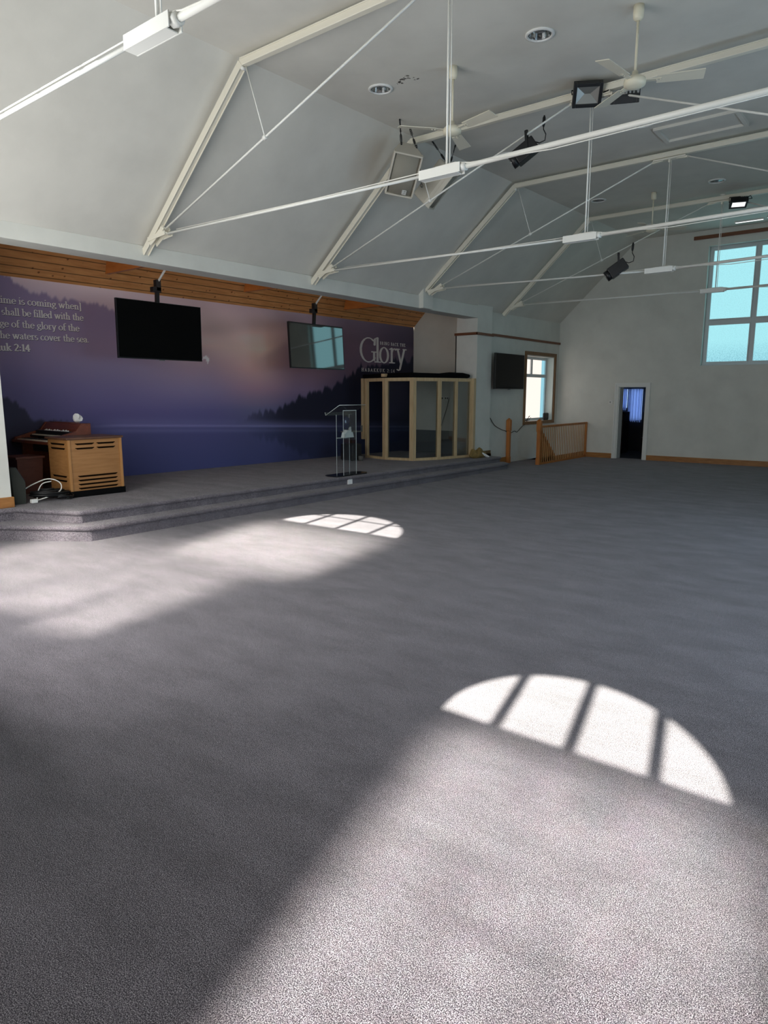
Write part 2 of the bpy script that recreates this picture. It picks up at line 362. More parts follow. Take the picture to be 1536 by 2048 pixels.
# stage ceiling: boarded slope and soffit
b = MB(); b.add([(XM, 2.3, 3.40), (XM, 14.94, 3.42), (-10.28, 14.94, 3.93), (-10.28, 2.3, 3.91)], [(0, 1, 2, 3)])
b.add([(-10.28, 2.3, 3.91), (-10.28, 14.94, 3.93), (-8.35, 14.94, 3.95), (-8.35, 2.3, 3.93)], [(0, 1, 2, 3)])
struct(b.build('ceiling_stage', PINE))
# picture rails and skirtings
b = MB()
b.box((-8.78, 13.74, 3.03), (XE+.03, 13.79, 3.085)); b.box((XE, 13.74, 3.03), (XE+.035, 14.49, 3.085)); b.box((XL, 14.46, 3.06), (XL+.035, YE, 3.115))
struct(b.build('trim_1', RAILW))
b = MB(); b.box((-4.93, YE-.04, 5.38), (-1.9, YE, 5.46)); struct(b.build('trim_2', RAILW))
b = MB(); b.tube([(-8.76, 13.785, 3.05), (-8.76, 13.785, 1.0)], .012, 6); struct(b.build('trim_3', RUBBER))
b = MB(); b.box((-7.4, YE-.025, 0), (-6.66, YE, .13)); b.box((-5.74, YE-.025, 0), (XR, YE, .13)); struct(b.build('baseboard_end', OAKTRIM))
b = MB(); b.box((XL, 14.5, 0), (XL+.025, 15.45, .15)); struct(b.build('baseboard_stair', OAKTRIM))
# stairwell
b = MB()
for i in range(9): b.box((XL, hy0+.27*i, -2.6), (hx1, hy0+.27*(i+1), -.19*(i+1)))
struct(b.build('floor_stairs', CARPET))
b = MB(); b.box((hx1, hy0, -2.6), (hx1+.03, YE, -.1)); struct(b.build('wall_stairwell', WALL))

# end window
def frame_bars(b, P, u0, u1, v0, v1, t, us=(), vs=(), d0=0, d1=.06):
    for a0, a1, c0, c1 in [(u0, u0+t, v0, v1), (u1-t, u1, v0, v1), (u0+t, u1-t, v0, v0+t), (u0+t, u1-t, v1-t, v1)]+[(a-w/2, a+w/2, c0, c1) for a, w, c0, c1 in us]+[(c0, c1, v-w/2, v+w/2) for v, w, c0, c1 in vs]:
        e = .0 if len(us)+len(vs) == 0 or (a0, a1, c0, c1) in ((u0, u0+t, v0, v1), (u1-t, u1, v0, v1)) else (.004 if a1-a0 < c1-c0 else .008)
        b.box(P(a0, c0, d0+e/2), P(a1, c1, d1-e/2))
b = MB(); PE = lambda a, c, d: (a, YE+.16+d, c)
frame_bars(b, PE, -4.58, -1.40, 2.40, 5.21, .07, [(-3.52, .075, 2.4, 5.21), (-2.46, .075, 2.4, 5.21)], [(3.44, .10, -4.58, -1.40)])
b.box((-4.56, YE+.02, 2.40), (-1.42, YE+.16, 2.415))
w = struct(b.build('window_1', FRAMEG, bev=.006))
for (x0, x1) in ((-4.51, -3.56), (-3.48, -2.50), (-2.42, -1.47)):
    for z0, z1 in ((2.47, 3.39), (3.49, 5.14)):
        g = MB(); g.box((x0, YE+.19, z0), (x1, YE+.20, z1)); g.build('pane', SKYPANE, w)
        g = MB(); frame_bars(g, lambda a, c, d: (a, YE+.145+d, c), x0, x1, z0, z1, .025, d1=.05); g.build('window_bead', FRAMEG, w)
# small left window
b = MB(); PW = lambda a, c, d: (XL-.2-d, a, c)
frame_bars(b, PW, 16.42, 18.08, 1.0, 2.69, .07, [(17.17, .09, 2.2, 2.69)], [(2.2, .085, 16.42, 18.08)], 0, .06)
w = struct(b.build('window_2', FRAMEG))
for (y0, y1, z0, z1) in ((16.49, 17.125, 2.24, 2.62), (17.215, 18.01, 2.24, 2.62), (16.49, 18.01, 1.07, 2.16)):
    yb = 17.82
    g = MB(); g.box((XL-.235, y0, z0), (XL-.24, min(y1, yb), z1)); g.build('pane', SIDEPANE, w)
    if y1 > yb: g = MB(); g.box((XL-.235, yb, z0), (XL-.24, y1, z1)); g.build('pane', SIDEBLUE, w)
g = MB(); frame_bars(g, lambda a, c, d: (XL+d, a, c), 16.34, 18.2, .92, 2.80, .085, d0=-.01, d1=.03); g.build('architrave', WOODARCH, w)
g = MB(); g.box((XL-.2, 16.42, .985), (XL+.01, 18.08, 1.002)); g.build('window_sill', UPVC, w)

# doorway and the store room behind it
b = MB()
for x0, x1, z0, z1 in ((-6.66, -6.555, 0, 1.905), (-5.835, -5.735, 0, 1.905), (-6.66, -5.735, 1.905, 2.0)): b.box((x0, YE-.03, z0), (x1, YE, z1))
for x0, x1, z0, z1 in ((-6.655, -6.625, 0, 1.965), (-5.77, -5.74, 0, 1.965), (-6.655, -5.74, 1.965, 1.995)): b.box((x0, YE-.045, z0), (x1, YE-.03, z1))
for x0, x1 in ((-6.56, -6.53), (-5.86, -5.83)): b.box((x0, YE, 0), (x1, YE+.28, 1.92))
b.box((-6.56, YE, 1.89), (-5.83, YE+.28, 1.93)); struct(b.build('door_1', DOORP))
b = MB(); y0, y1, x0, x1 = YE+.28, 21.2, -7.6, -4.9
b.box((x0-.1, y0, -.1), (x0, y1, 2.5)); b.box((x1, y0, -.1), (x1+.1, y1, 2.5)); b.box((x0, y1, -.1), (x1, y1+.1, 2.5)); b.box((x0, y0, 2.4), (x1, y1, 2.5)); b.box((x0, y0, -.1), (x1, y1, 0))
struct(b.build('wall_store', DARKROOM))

# ------------------------------------------------------------------ roof trusses
def truss(y, zk, zb, zt, label, foot=3.5, rod=.019, plate=True):
    t = thing('roof_truss', label, 'truss', (XC, y, zt), 'white steel roof trusses'); off = (XC, y, zt)
    X = lambda x: 2*XC-x
    w = .07; xf, xk = -8.21, -6.2
    for f in (lambda x: x, X):
        b = MB(off); b.bar((f(xf), y, foot), (f(xk), y, zk), w*.8, .05, (0, 0, 1)); 
        for sd in (-1, 1): b.bar((f(xf), y+sd*.034, foot-.0), (f(xk), y+sd*.034, zk), .01, .085, (0, 0, 1))
        b.build('rafter', TRUSS, t, .006)
    b = MB(off); b.box((xk-.02, y-w/2, zk-.032), (X(xk)+.02, y+w/2, zk+.04)); b.box((xk, y-w/2-.015, zk+.03), (X(xk), y+w/2+.015, zk+.042)); b.build('collar_beam', TRUSS, t, .006)
    for f in (lambda x: x, X):
        b = MB(off)
        for sd in (-1, 1):
            b.bar((f(-8.02), y+sd*.045, zb-.12), (f(-7.72), y+sd*.045, zb+.04), .01, .055); b.bar((f(-8.05), y+sd*.055, zb-.065), (f(-7.68), y+sd*.055, zb-.03), .01, .05)
        b.tube([(f(-7.74), y-.07, zb+.03), (f(-7.74), y+.07, zb+.03)], .018, 8); b.tube([(f(-7.70), y-.07, zb-.03), (f(-7.70), y+.07, zb-.03)], .018, 8)
        b.build('foot_bracket', TRUSS, t)
        zn = zb+.03+(zk-.06-zb-.03)*(7.74-5.88)/(7.74-3.80)
        b = MB(off); b.tube([(f(-7.74), y, zb+.03), (f(-3.80), y, zk-.06)], .012, 8); b.tube([(f(-5.9), y, zn-.01), (f(-5.86), y, zn+.01)], .026, 8); b.build('diagonal_rod', ROD, t)
        b = MB(off); b.tube([(f(-6.15), y, zk-.04), (f(-5.88), y, zn)], .007, 6); b.tube([(f(-6.19), y-.03, zk-.05), (f(-6.19), y+.03, zk-.05)], .02, 6); b.build('strut_rod', ROD, t)
    b = MB(off); b.tube([(-7.70, y, zb-.03), (XC-.27, y, zt+.01)], .014, 8); b.tube([(XC+.17, y, zt+.01), (X(-7.70), y, zb-.03)], .022, 8); b.tube([(XC+.14, y, zt+.01), (XC+.2, y, zt+.01)], .036, 8)
    b.build('tie_rod', ROD, t)
    b = MB(off); b.tube([(-7.5, y-.012, zb-.01), (-5.2, y-.014, zt+.035), (XC-.27, y-.015, zt+.036), (XC-.1, y-.02, zt+.052), (XC+.1, y-.02, zt+.055), (XC+.25, y-.02, zt+.025), (XC+1.0, y-.02, zt-.022), (X(-7.6), y-.02, zb-.055)], .005, 6); b.build('cable', WCABLE, t)
    b = MB(off); b.tube([(XC, y, zt+.03), (XC, y, zk-.05)], .010, 8); b.tube([(XC+.025, y+.01, zt+.04), (XC+.025, y+.01, zk-.05)], .005, 6); b.build('hanger_rod', ROD, t)
    b = MB(off); x0, x1 = XC-.27, XC+.16
    b.box((x0, y-.045, zt-.035), (x1, y-.038, zt+.045)); b.box((x0, y+.038, zt-.035), (x1, y+.045, zt+.045)); b.box((x0, y-.038, zt-.034), (x1-.03, y+.038, zt-.028)); b.box((x0, y-.038, zt+.038), (x1-.06, y+.038, zt+.044)); b.box((x0+.001, y-.038, zt-.028), (x0+.008, y+.038, zt+.038))
    b.build('connector_box', ROD, t)
    b = MB(off); b.box((XC-.24, y-.05, zk-.07), (XC+.24, y+.05, zk-.045)); b.box((XC-.015, y-.03, zk-.11), (XC+.015, y+.03, zk-.06))
    for s in (-1, 1): b.bar((XC+s*.1, y, zk-.06), (XC+s*.26, y, zk-.075), .05, .03)
    b.build('ridge_plate', TRUSS, t)
    return t
truss(2.5, 5.14, 3.71, 3.67, 'white steel roof truss crossing the top corner of the picture, nearest of all')
truss(5.4, 5.21, 3.71, 3.63, 'white steel roof truss over the left television, second from the camera')
truss(8.5, 5.24, 3.69, 3.60, 'white steel roof truss beside the two hanging loudspeakers')
truss(11.63, 5.34, 3.77, 3.64, 'white steel roof truss whose foot meets the boss at the stage lintel', foot=3.66)
truss(15.0, 5.41, 3.79, 3.71, 'white steel roof truss farthest away, just before the end wall window', foot=3.56)

# ------------------------------------------------------------------ downlights, fans, ceiling fittings
DL = thing('downlight', 'x', 'downlight', (0, 0, 0), 'round recessed downlights in the ceiling')
b = MB(); b.lathe([(.148, .0), (.15, -.012), (.125, -.02), (.118, -.012), (.116, .0)], n=32); b.build('rim', WHITE, DL)
b = MB(); b.lathe([(.117, -.006), (.112, .0), (.1, .045), (.07, .075), (.0, .085)], n=20); b.build('reflector', CHROME, DL)
b = MB(); b.lathe([(.0, -.008), (.1165, -.006)], n=24); b.build('lens', GLASS, DL)
b = MB(); b.tube([(-.03, -.02, .03), (.04, .01, .03)], .014, 8); b.build('bulb', WHITE, DL)
dl_spots = [(-3.54, 7.06, 'round downlight nearest the camera, above and left of the nearer fan pole'),
 (-5.61, 7.04, 'round downlight beside the damaged plaster patch'), (-5.63, 10.26, 'round downlight half hidden by a tie rod near the black spotlight'),
 (-3.55, 10.29, 'round downlight partly hidden by a tie rod beside the ceiling hatch'), (-3.44, 14.0, 'round downlight shining back daylight between the hatch and the far floodlight'),
 (-5.58, 13.9, 'round downlight left of the distant fan pole'), (-3.33, 16.78, 'round downlight below the far floodlight, nearest the end wall'), (-5.53, 16.86, 'round downlight just above the distant fan blades')]
for i, (x, y, lab) in enumerate(dl_spots):
    d = DL if i == 0 else copy_tree(DL)
    d.location = (x, y, zc(y)-.001); d.rotation_euler = (R(1.23), 0, 0); d['label'] = lab
    # hole hidden behind: the reflector sits above the ceiling line, so open the ceiling under it
# ceiling fans
FAN = thing('ceiling_fan', 'x', 'ceiling fan', (0, 0, 0), 'cream ceiling fans')
b = MB(); b.lathe([(0, .665), (.048, .665), (.05, .60), (.047, .55), (.03, .535), (0, .53)], n=20); b.build('canopy', CREAM, FAN)
b = MB(); b.tube([(0, 0, .07), (0, 0, .56)], .013, 10); b.build('down_rod', CREAM, FAN)
b = MB(); b.lathe([(0, .09), (.028, .09), (.03, .055), (.06, .045), (.098, .02), (.105, -.005), (.10, -.035), (.06, -.052), (0, -.056)], n=28); b.build('motor', CREAM, FAN)
for k in range(3):
    b = MB(); b.bar((.09, 0, 0), (.24, 0, 0), .045, .008)
    pts = [(.20, -.055, .012), (.62, -.07, .016), (.62, .07, -.012), (.20, .055, -.008)]
    b.hexa([(x, y, z-.004) for x, y, z in pts]+[(x, y, z+.004) for x, y, z in pts])
    for q in (.20, .235): b.tube([(q, 0, -.012), (q, 0, .006)], .007, 6)
    o = b.build('blade', BLADE, FAN); o.rotation_euler = (0, 0, R(120*k))
fans = [(-4.62, 7.11, zc(7.11)-.665, -12, 'cream ceiling fan beside the hanging loudspeakers'), (-2.57, 7.16, zc(7.16)-.665, 22, 'cream ceiling fan with a blade across the black floodlights'),
        (-4.56, 14.07, zc(14.07)-.665, 30, 'small distant cream ceiling fan behind the tie rods')]
for i, (x, y, z, a, lab) in enumerate(fans):
    f = FAN if i == 0 else copy_tree(FAN); f.location = (x, y, z); f.rotation_euler = (0, 0, R(a)); f['label'] = lab
# hatch
y0, y1, x0, x1 = 10.58, 11.22, -3.5, -2.39; z = zc(10.9)
h = thing('ceiling_hatch', 'square white loft hatch with a raised frame in the flat ceiling', 'hatch', (-2.95, 10.9, z))
b = MB((-2.95, 10.9, z)); frame_bars(b, lambda a, c, d: (a, c, z-d), x0, x1, y0, y1, .055, d0=-.02, d1=.045); b.build('hatch_frame', CEIL, h)
b = MB((-2.95, 10.9, z)); b.box((x0+.055, y0+.055, z-.012), (x1-.055, y1-.055, z+.004)); b.build('hatch_panel', CEIL, h)
# smoke detector
z = zc(15.11); b = MB((-3.58, 15.11, z)); b.lathe([(0, z-.05), (.03, z-.05), (.045, z-.035), (.055, z-.02), (.055, z)], (-3.58, 15.11, 0), 18)
b.v = [Vector((v.x, v.y, v.z)) for v in b.v]; tag(b.build('smoke_detector', WHITE), 'small white smoke detector on the ceiling above the far floodlight', 'smoke detector')
# strip lights by the end wall
STR = emit('lit strip', (1, 1, 1), 1.3)
for x0, x1, y, lab in ((-3.92, -3.36, 17.86, 'thin lit strip light on the ceiling before the end wall, the longer visible one'), (-3.25, -2.6, 17.75, 'thin lit strip light cut by the right edge of the picture')):
    z = zc(y); s = thing('strip_light', lab, 'strip light', ((x0+x1)/2, y, z), 'strip lights by the end wall'); off = ((x0+x1)/2, y, z)
    b = MB(off); b.box((x0-.02, y-.035, z-.03), (x1+.02, y+.035, z)); b.build('housing', WHITE, s)
    b = MB(off); b.box((x0, y-.022, z-.036), (x1, y+.022, z-.03)); b.build('diffuser', STR, s)
# damaged plaster
z = zc(7.05)
b = MB((-5.3, 7.05, z)); rnd = random.Random(3)
for k in range(22):
    cx, cy = -5.38+rnd.random()*.32, 7.0+rnd.uniform(-.07, .12); r = rnd.uniform(.006, .026)
    b.add([(cx+r*rnd.uniform(.5, 1.2)*math.cos(a), cy+r*rnd.uniform(.5, 1.2)*math.sin(a), z-.0015+.0215*(cy-7.05)) for a in [j*math.pi/3 for j in range(6)]], [list(range(6))], k % 2)
tag(b.build('plaster_damage', [mat('grey plaster', S(120, 116, 108), .9), mat('dark chip', S(82, 78, 72), .9)]), 'chipped plaster patch on the ceiling right of a downlight', 'plaster damage')['kind'] = 'stuff'

# ------------------------------------------------------------------ hanging loudspeakers
def speaker(loc, rot, label, anchors, badge):
    M = Matrix.Rotation(R(rot[0]), 4, 'Z')@Matrix.Rotation(R(rot[1]), 4, 'X')@Matrix.Rotation(R(rot[2]), 4, 'Y')
    t = thing('loudspeaker', label, 'loudspeaker', loc, 'pale loudspeakers hung from the ceiling'); t.rotation_euler = M.to_euler()
    w, d, h = .38, .34, .60
    b = MB(); sec = lambda z, e: [(-w/2+e, -d/2+.05, z), (w/2-e, -d/2+.05, z), (w/2-e, -d/2+.12, z), (w/2-.09-e, d/2-e, z), (-w/2+.09+e, d/2-e, z), (-w/2+e, -d/2+.12, z)]
    zz = [(-h/2, .015), (-h/2+.02, 0), (h/2-.02, 0), (h/2, .015)]
    for z, e in zz: b.v += [Vector(p) for p in sec(z, e)]
    for i in range(3): b.f += [[i*6+j, i*6+(j+1) % 6, (i+1)*6+(j+1) % 6, (i+1)*6+j] for j in range(6)]
    b.f += [[5, 4, 3, 2, 1, 0], [18, 19, 20, 21, 22, 23]]; b.m = [0]*len(b.f); b.sm = [False]*len(b.f)
    b.build('cabinet', GREY, t, .012)
    b = MB(); n = 10                    # curved front grille
    for i in range(n+1):
        a = -1+2*i/n; x = a*(w/2-.004); y = -d/2+.05-.045*(1-a*a)
        b.v += [Vector((x, y, -h/2+.008)), Vector((x, y, h/2-.008))]
    for i in range(n): b.f.append([2*i, 2*i+2, 2*i+3, 2*i+1]); b.m.append(0); b.sm.append(True)
    g = b.build('grille', GRILLE, t); so = g.modifiers.new('solid', 'SOLIDIFY'); so.thickness = .012
    for sg in (-1, 1):
        b = MB(); b.box((-w/2-.004, -d/2-.0, sg*(h/2-.012)-.012), (w/2+.004, -d/2+.07, sg*(h/2-.012)+.012)); b.build('end_rail', GREY, t, .006)
    for sg in (-1, 1):
        b = MB(); b.box((sg*w/2-.012, -d/2+.01, -h/2), (sg*w/2+.012, -d/2+.075, h/2)); b.build('side_rail', GREY, t, .006)
    if badge:
        b = MB(); bx, bz, s = .06, -h/2+.075, .03; yy = -d/2-.004
        for q in ((-s, -s, s, -s+.006), (-s, s-.006, s, s), (-s, -s, -s+.006, s), (s-.006, -s, s, s), (-.018, -.002, .002, .003), (-.018, -.016, -.012, .016), (-.018, .011, .0, .016), (-.018, -.016, .0, -.011)):
            b.box((bx+q[0], yy-.003, bz+q[1]), (bx+q[2], yy+.02, bz+q[3]))
        b.bar((bx+.002, yy, bz+.014), (bx+.011, yy, bz-.014), .006, .01, (0, 1, 0)); b.bar((bx+.02, yy, bz+.014), (bx+.011, yy, bz-.014), .006, .01, (0, 1, 0))
        b.build('badge', WHITE, t)
    Mi = (Matrix.Translation(loc)@M).inverted()
    for an, (lx, ly, lz) in anchors:
        p = Mi@Vector(an); q = Vector((lx*w/2, ly*d/2, lz*h/2)); b = MB(); L = (q-p).length; u = (q-p)/L
        b.tube([p, p+u*.05], .012, 6); b.tube([p+u*.04, q], .004, 6)
        def link(c, r):
            a1 = u; a2 = u.orthogonal().normalized(); b.tube([c+a1*math.cos(t_)*r*1.5+a2*math.sin(t_)*r for t_ in [k*math.pi/5 for k in range(11)]], .004, 5)
        for s_ in (.07, .11, .15): link(p+u*s_, .014)
        b.tube([p+u*(L*.55), p+u*(L*.55+.03), p+u*(L*.55+.09), p+u*(L*.55+.12)], [.006, .016, .016, .006], 8); link(q-u*.03, .02)
        b.build('chain', STEEL, t)
    return t
speaker((-6.11, 8.17, 4.78), (41, 43, 11), 'pale loudspeaker with its grey grille facing the camera, hung on chains', [((-6.02, 7.97, 5.36), (-.5, .3, 1)), ((-6.10, 8.30, 5.37), (.6, .3, 1))], True)
speaker((-6.04, 8.89, 4.74), (124, 42, -16), 'pale loudspeaker turned sideways, hung on chains behind a connector box', [((-6.18, 8.98, 5.38), (.5, .4, 1)), ((-6.0, 9.33, 5.38), (.7, .2, 1)), ((-6.32, 8.75, 5.37), (-1, .6, -.5))], False)

# ------------------------------------------------------------------ stage lights
def par_spot(loc, yaw, tilt, label, s=1.0):
    t = thing('spotlight', label, 'spotlight', loc, 'black spotlights clamped to the truss rods')
    M = Matrix.Rotation(R(yaw), 3, 'Z')@Matrix.Rotation(R(tilt), 3, 'X')
    b = MB(); c = Vector((0, 0, -.20*s))
    b.bar(c+M@Vector((0, .13*s, 0)), c+M@Vector((0, -.13*s, 0)), .15*s, .16*s, M@Vector((0, 0, 1)))
    b.build('body', BLACK, t, .012)
    b = MB(); b.tube([c+M@Vector((0, -.12*s, 0)), c+M@Vector((0, -.19*s, 0))], .075*s, 16); b.build('snout', BLACK, t)
    b = MB(); b.tube([c+M@Vector((0, -.185*s, 0)), c+M@Vector((0, -.193*s, 0))], .06*s, 16); b.build('lens', SCREEN, t)
    b = MB()
    for sg in (-1, 1): b.bar(c+M@Vector((sg*.085*s, .02, 0)), M@Vector((sg*.085*s, .0, 0))+Vector((0, 0, -.02)), .008, .03)
    b.bar(M@Vector((-.089*s, 0, 0))+Vector((0, 0, -.02)), M@Vector((.089*s, 0, 0))+Vector((0, 0, -.02)), .03, .008); b.tube([(0, 0, -.025), (0, 0, .02)], .02, 8); b.build('yoke', BLACK, t)
    q = c+M@Vector((0, .13*s, .02)); b = MB(); b.tube([q, q+Vector((.05, .02, -.02)), q+Vector((.12, .03, .0)), q+Vector((.13, .03, .07)), q+Vector((.10, .02, .13)), q+Vector((.10, .02, .17))], .007, 6)
    b.tube([q+Vector((.10, .02, .16)), q+Vector((.10, .02, .19)), q+Vector((.105, .02, .26)), q+Vector((.107, .02, .29))], [.012, .02, .02, .008], 8); b.build('cable', RUBBER, t)
    return t
par_spot((-4.40, 8.5, 4.99), -70, 35, 'black spotlight clamped to a diagonal rod near the fan', 1.15)
par_spot((-4.28, 11.63, 3.97), -70, 35, 'black spotlight clamped to a diagonal rod before the end wall', 1.15)
def floodlight(loc, yaw, tilt, label, lit, s=1.0):
    t = thing('floodlight', label, 'floodlight', loc, 'black floodlights at the truss tops')
    M = Matrix.Rotation(R(yaw), 4, 'Z')@Matrix.Rotation(R(tilt), 4, 'X'); t.rotation_euler = M.to_euler()
    w, h = .30*s, .24*s
    b = MB(); frame_bars(b, lambda a, c, d: (a, -d, c), -w/2, w/2, -h/2, h/2, .035*s, d0=-.05, d1=.03); b.box((-w/2, .045, -h/2), (w/2, .065, h/2)); b.build('housing', BLACK, t, .005)
    b = MB(); k = .035*s; b.add([(-w/2+k, -.012, -h/2+k), (w/2-k, -.012, -h/2+k), (w/2-k, -.012, h/2-k), (-w/2+k, -.012, h/2-k), (-.03*s, .03, 0), (.03*s, .03, 0)], [(0, 1, 5, 4), (2, 3, 4, 5), (1, 2, 5), (3, 0, 4)])
    b.build('reflector', lit, t)
    b = MB(); b.tube([(-w/2-.01, .03, 0), (-w/2-.01, .14, 0), (w/2+.01, .14, 0), (w/2+.01, .03, 0)], .008, 6); b.build('bracket', BLACK, t)
    b = MB(); 
    for j in range(7): b.box((-w/2+.03+j*.04*s, .065, -h/2+.03), (-w/2+.036+j*.04*s, .09, h/2-.03))
    b.build('cooling_fins', BLACK, t)
    b = MB(); b.tube([(w/2-.05, .06, .03), (w/2+.04, .12, .05), (w/2+.08, .1, -.02), (w/2+.03, .12, -.06)], .007, 6); b.build('cable', RUBBER, t)
FL = mat('flood reflector', S(150, 150, 146), .35, .6); GLINTF = emit('flood lens daylight glow', (1, 1, 1), 1.1)  # far flood lens emits white itself, in place of reflected daylight
floodlight((-3.56, 8.38, 5.18), 30, 42, 'black floodlight showing its pyramid reflector, at the truss top', FL, 1.1)
floodlight((-3.2, 8.6, 5.10), 205, 68, 'black floodlight edge-on behind a fan blade', FL, 1.05)
floodlight((-3.25, 14.92, 5.25), 20, 72, 'black floodlight with a bright white lens before the far truss', GLINTF, 1.0)

# ------------------------------------------------------------------ mural
mg = [  # rows z, columns y, printed colours
 (3.42, [(166,150,154),(166,150,154),(164,144,148),(150,130,136),(128,114,124),(94,82,96),(66,60,74)]),
 (3.0, [(122,112,130),(138,124,137),(176,156,154),(164,142,140),(124,106,114),(88,74,86),(56,50,64)]),
 (2.6, [(110,98,118),(118,104,122),(166,144,140),(184,164,154),(114,92,100),(88,72,82),(48,44,58)]),
 (2.2, [(96,86,112),(104,94,116),(132,114,126),(166,134,130),(108,84,94),(74,62,76),(40,38,54)]),
 (1.8, [(78,72,102),(90,82,112),(106,96,122),(130,104,118),(100,84,106),(58,52,70),(32,32,48)]),
 (1.4, [(66,62,92),(74,68,104),(76,72,108),(84,82,110),(64,62,90),(36,37,54),(24,26,40)]),
 (1.0, [(56,52,76),(60,60,94),(62,62,98),(62,64,98),(50,53,82),(32,34,52),(22,24,38)]),
 (0.2, [(46,46,72),(50,52,88),(54,58,96),(52,56,92),(42,46,74),(30,33,50),(22,24,38)])]
mys = [4.6, 6.2, 8.2, 9.6, 10.8, 12.5, 14.9]
def hsh(i): return (math.sin(i*127.1+.3)*43758.5453) % 1.0
def fn1(x):
    i = math.floor(x); f = x-i; f = f*f*(3-2*f); return hsh(i)*(1-f)+hsh(i+1)*f
def pine_line(y, dens, h):
    m = 0
    for s_, k in ((0, 1.0), (37, .7), (91, .8)):
        c = y*dens*k+s_; i = math.floor(c); hh = h*(.35+.65*hsh(i+s_)); m = max(m, hh*max(0, 1-abs(c-i-.5)*2.3))
    return m
def lerp_tab(t, xs, ys):
    if t <= xs[0]: return ys[0]
    for a, b_, c, d in zip(xs, xs[1:], ys, ys[1:]):
        if t <= b_: return c+(d-c)*(t-a)/(b_-a)
    return ys[-1]
def smooth(a, b_, t): t = max(0, min(1, (t-a)/(b_-a))); return t*t*(3-2*t)
def mural_col(y, z):
    j = 0
    while j < len(mys)-2 and y > mys[j+1]: j += 1
    u = max(0, min(1, (y-mys[j])/(mys[j+1]-mys[j]))); u = u*u*(3-2*u)
    i = 0
    while i < len(mg)-2 and z < mg[i+1][0]: i += 1
    v = max(0, min(1, (mg[i][0]-z)/(mg[i][0]-mg[i+1][0])))
    c = [(mg[i][1][j][k]*(1-u)+mg[i][1][j+1][k]*u)*(1-v)+(mg[i+1][1][j][k]*(1-u)+mg[i+1][1][j+1][k]*u)*v for k in range(3)]
    n = (fn1(y*1.3+z*2)+fn1(z*4.1-y*.6))*.5-.5; cl = smooth(2.2, 2.8, z)*smooth(7, 8.5, y)*(1-smooth(10.5, 12, y)); c = [x*(1+n*.28*cl) for x in c]
    # far wooded mountain, upper left
    rid = lerp_tab(y, [4.0, 4.7, 5.1, 5.6, 6.2, 6.45, 7.4, 8.3], [3.6, 3.40, 3.18, 3.12, 3.10, 3.02, 2.9, 2.5])+pine_line(y, 9, .09)
    a = smooth(-.03, .03, rid-z)*smooth(1.9, 2.9, z)*(1-smooth(6.3, 8.2, y)); c = [x*(1-a)+q*a for x, q in zip(c, (104, 93, 118))]
    # ghostly far hill
    rid = lerp_tab(y, [8.6, 9.4, 10.3, 11.5], [1.9, 2.35, 2.75, 2.9]); a = .4*smooth(-.1, .1, rid-z)*smooth(9.2, 10.4, y)*smooth(1.8, 2.3, z); c = [x*(1-a)+q*a for x, q in zip(c, (96, 78, 92))]
    # dark wooded shore, right
    rid = lerp_tab(y, [8.6, 9.2, 10.1, 10.7, 11.7, 12.4, 12.8, 15], [.98, 1.10, 1.24, 1.48, 1.74, 1.98, 2.2, 2.5])+pine_line(y, 3.4, .2)+pine_line(y+3, 9, .07)
    sh = lerp_tab(y, [6.4, 9.3, 12.65, 15], [1.18, 1.07, .94, .85])
    a = smooth(-.05, .04, rid-z)*smooth(sh-.02, sh+.18, z)*smooth(8.6, 10.6, y); c = [x*(1-a)+q*a for x, q in zip(c, (26, 27, 40))]
    a = smooth(-.05, .1, (2*sh-rid)*-1+z)*smooth(.0, .05, sh-z)*smooth(8.8, 10.8, y)*.6; c = [x*(1-a)+q*a for x, q in zip(c, (30, 34, 52))]
    # near dark firs, lower left
    rid = lerp_tab(y, [4.0, 4.55, 4.8, 4.95, 5.3, 6.2], [1.9, 1.62, 1.5, 1.32, 1.22, 1.12])+pine_line(y, 6, .12)
    a = smooth(-.02, .04, rid-z)*(1-smooth(5.0, 6.2, y))*smooth(.5, 1.2, z)*.8; c = [x*(1-a)+q*a for x, q in zip(c, (32, 31, 42))]
    # mist line on the water
    for dz, wd, st in ((0, .02, 24), (-.09, .035, 12), (.05, .08, 9)):
        a = math.exp(-((z-sh-dz)/wd)**2)*smooth(5.6, 6.6, y)*st; c = [x+a*q for x, q in zip(c, (1, .98, 1.1))]
    dm = math.hypot(y-8.27, z-2.34)
    if dm < .075 and math.hypot(y-8.24, z-2.30) > .055: c = [226, 220, 220]
    return tuple(min(.9, 2.15*q) for q in S(*[max(0, min(255, x)) for x in c]))
mu = thing('mural', 'printed wall mural of a misty purple lake at dusk with verse lettering', 'mural', (XM, 9, .3))
off = (XM, 9, .3); b = MB(off); NY, NZ = 520, 150; Y0, Y1, Z0 = 2.6, 14.93, .2
cols = []
for i in range(NY+1):
    y = Y0+(Y1-Y0)*i/NY
    for j in range(NZ+1):
        z = Z0+(3.42-Z0)*j/NZ; wv = .012*math.sin(y*2.1)*max(0, .6-z); b.v.append(Vector((XM+wv+.002, y, z))); cols.append(mural_col(y, z))
k = NZ+1
b.f = [[i*k+j, (i+1)*k+j, (i+1)*k+j+1, i*k+j+1] for i in range(NY) for j in range(NZ)]; b.m = [0]*len(b.f); b.sm = [True]*len(b.f)
MUR = mat('printed mural vinyl', (1, 1, 1), .55, spec=.25); n, l, bb = nodes(MUR); at = n.new('ShaderNodeVertexColor'); at.layer_name = 'print'; l.new(at.outputs[0], bb.inputs['Base Color'])
mp = b.build('print', MUR, mu); ca = mp.data.color_attributes.new('print', 'FLOAT_COLOR', 'POINT')
ca.data.foreach_set('color', [x for c in cols for x in (*c, 1)])

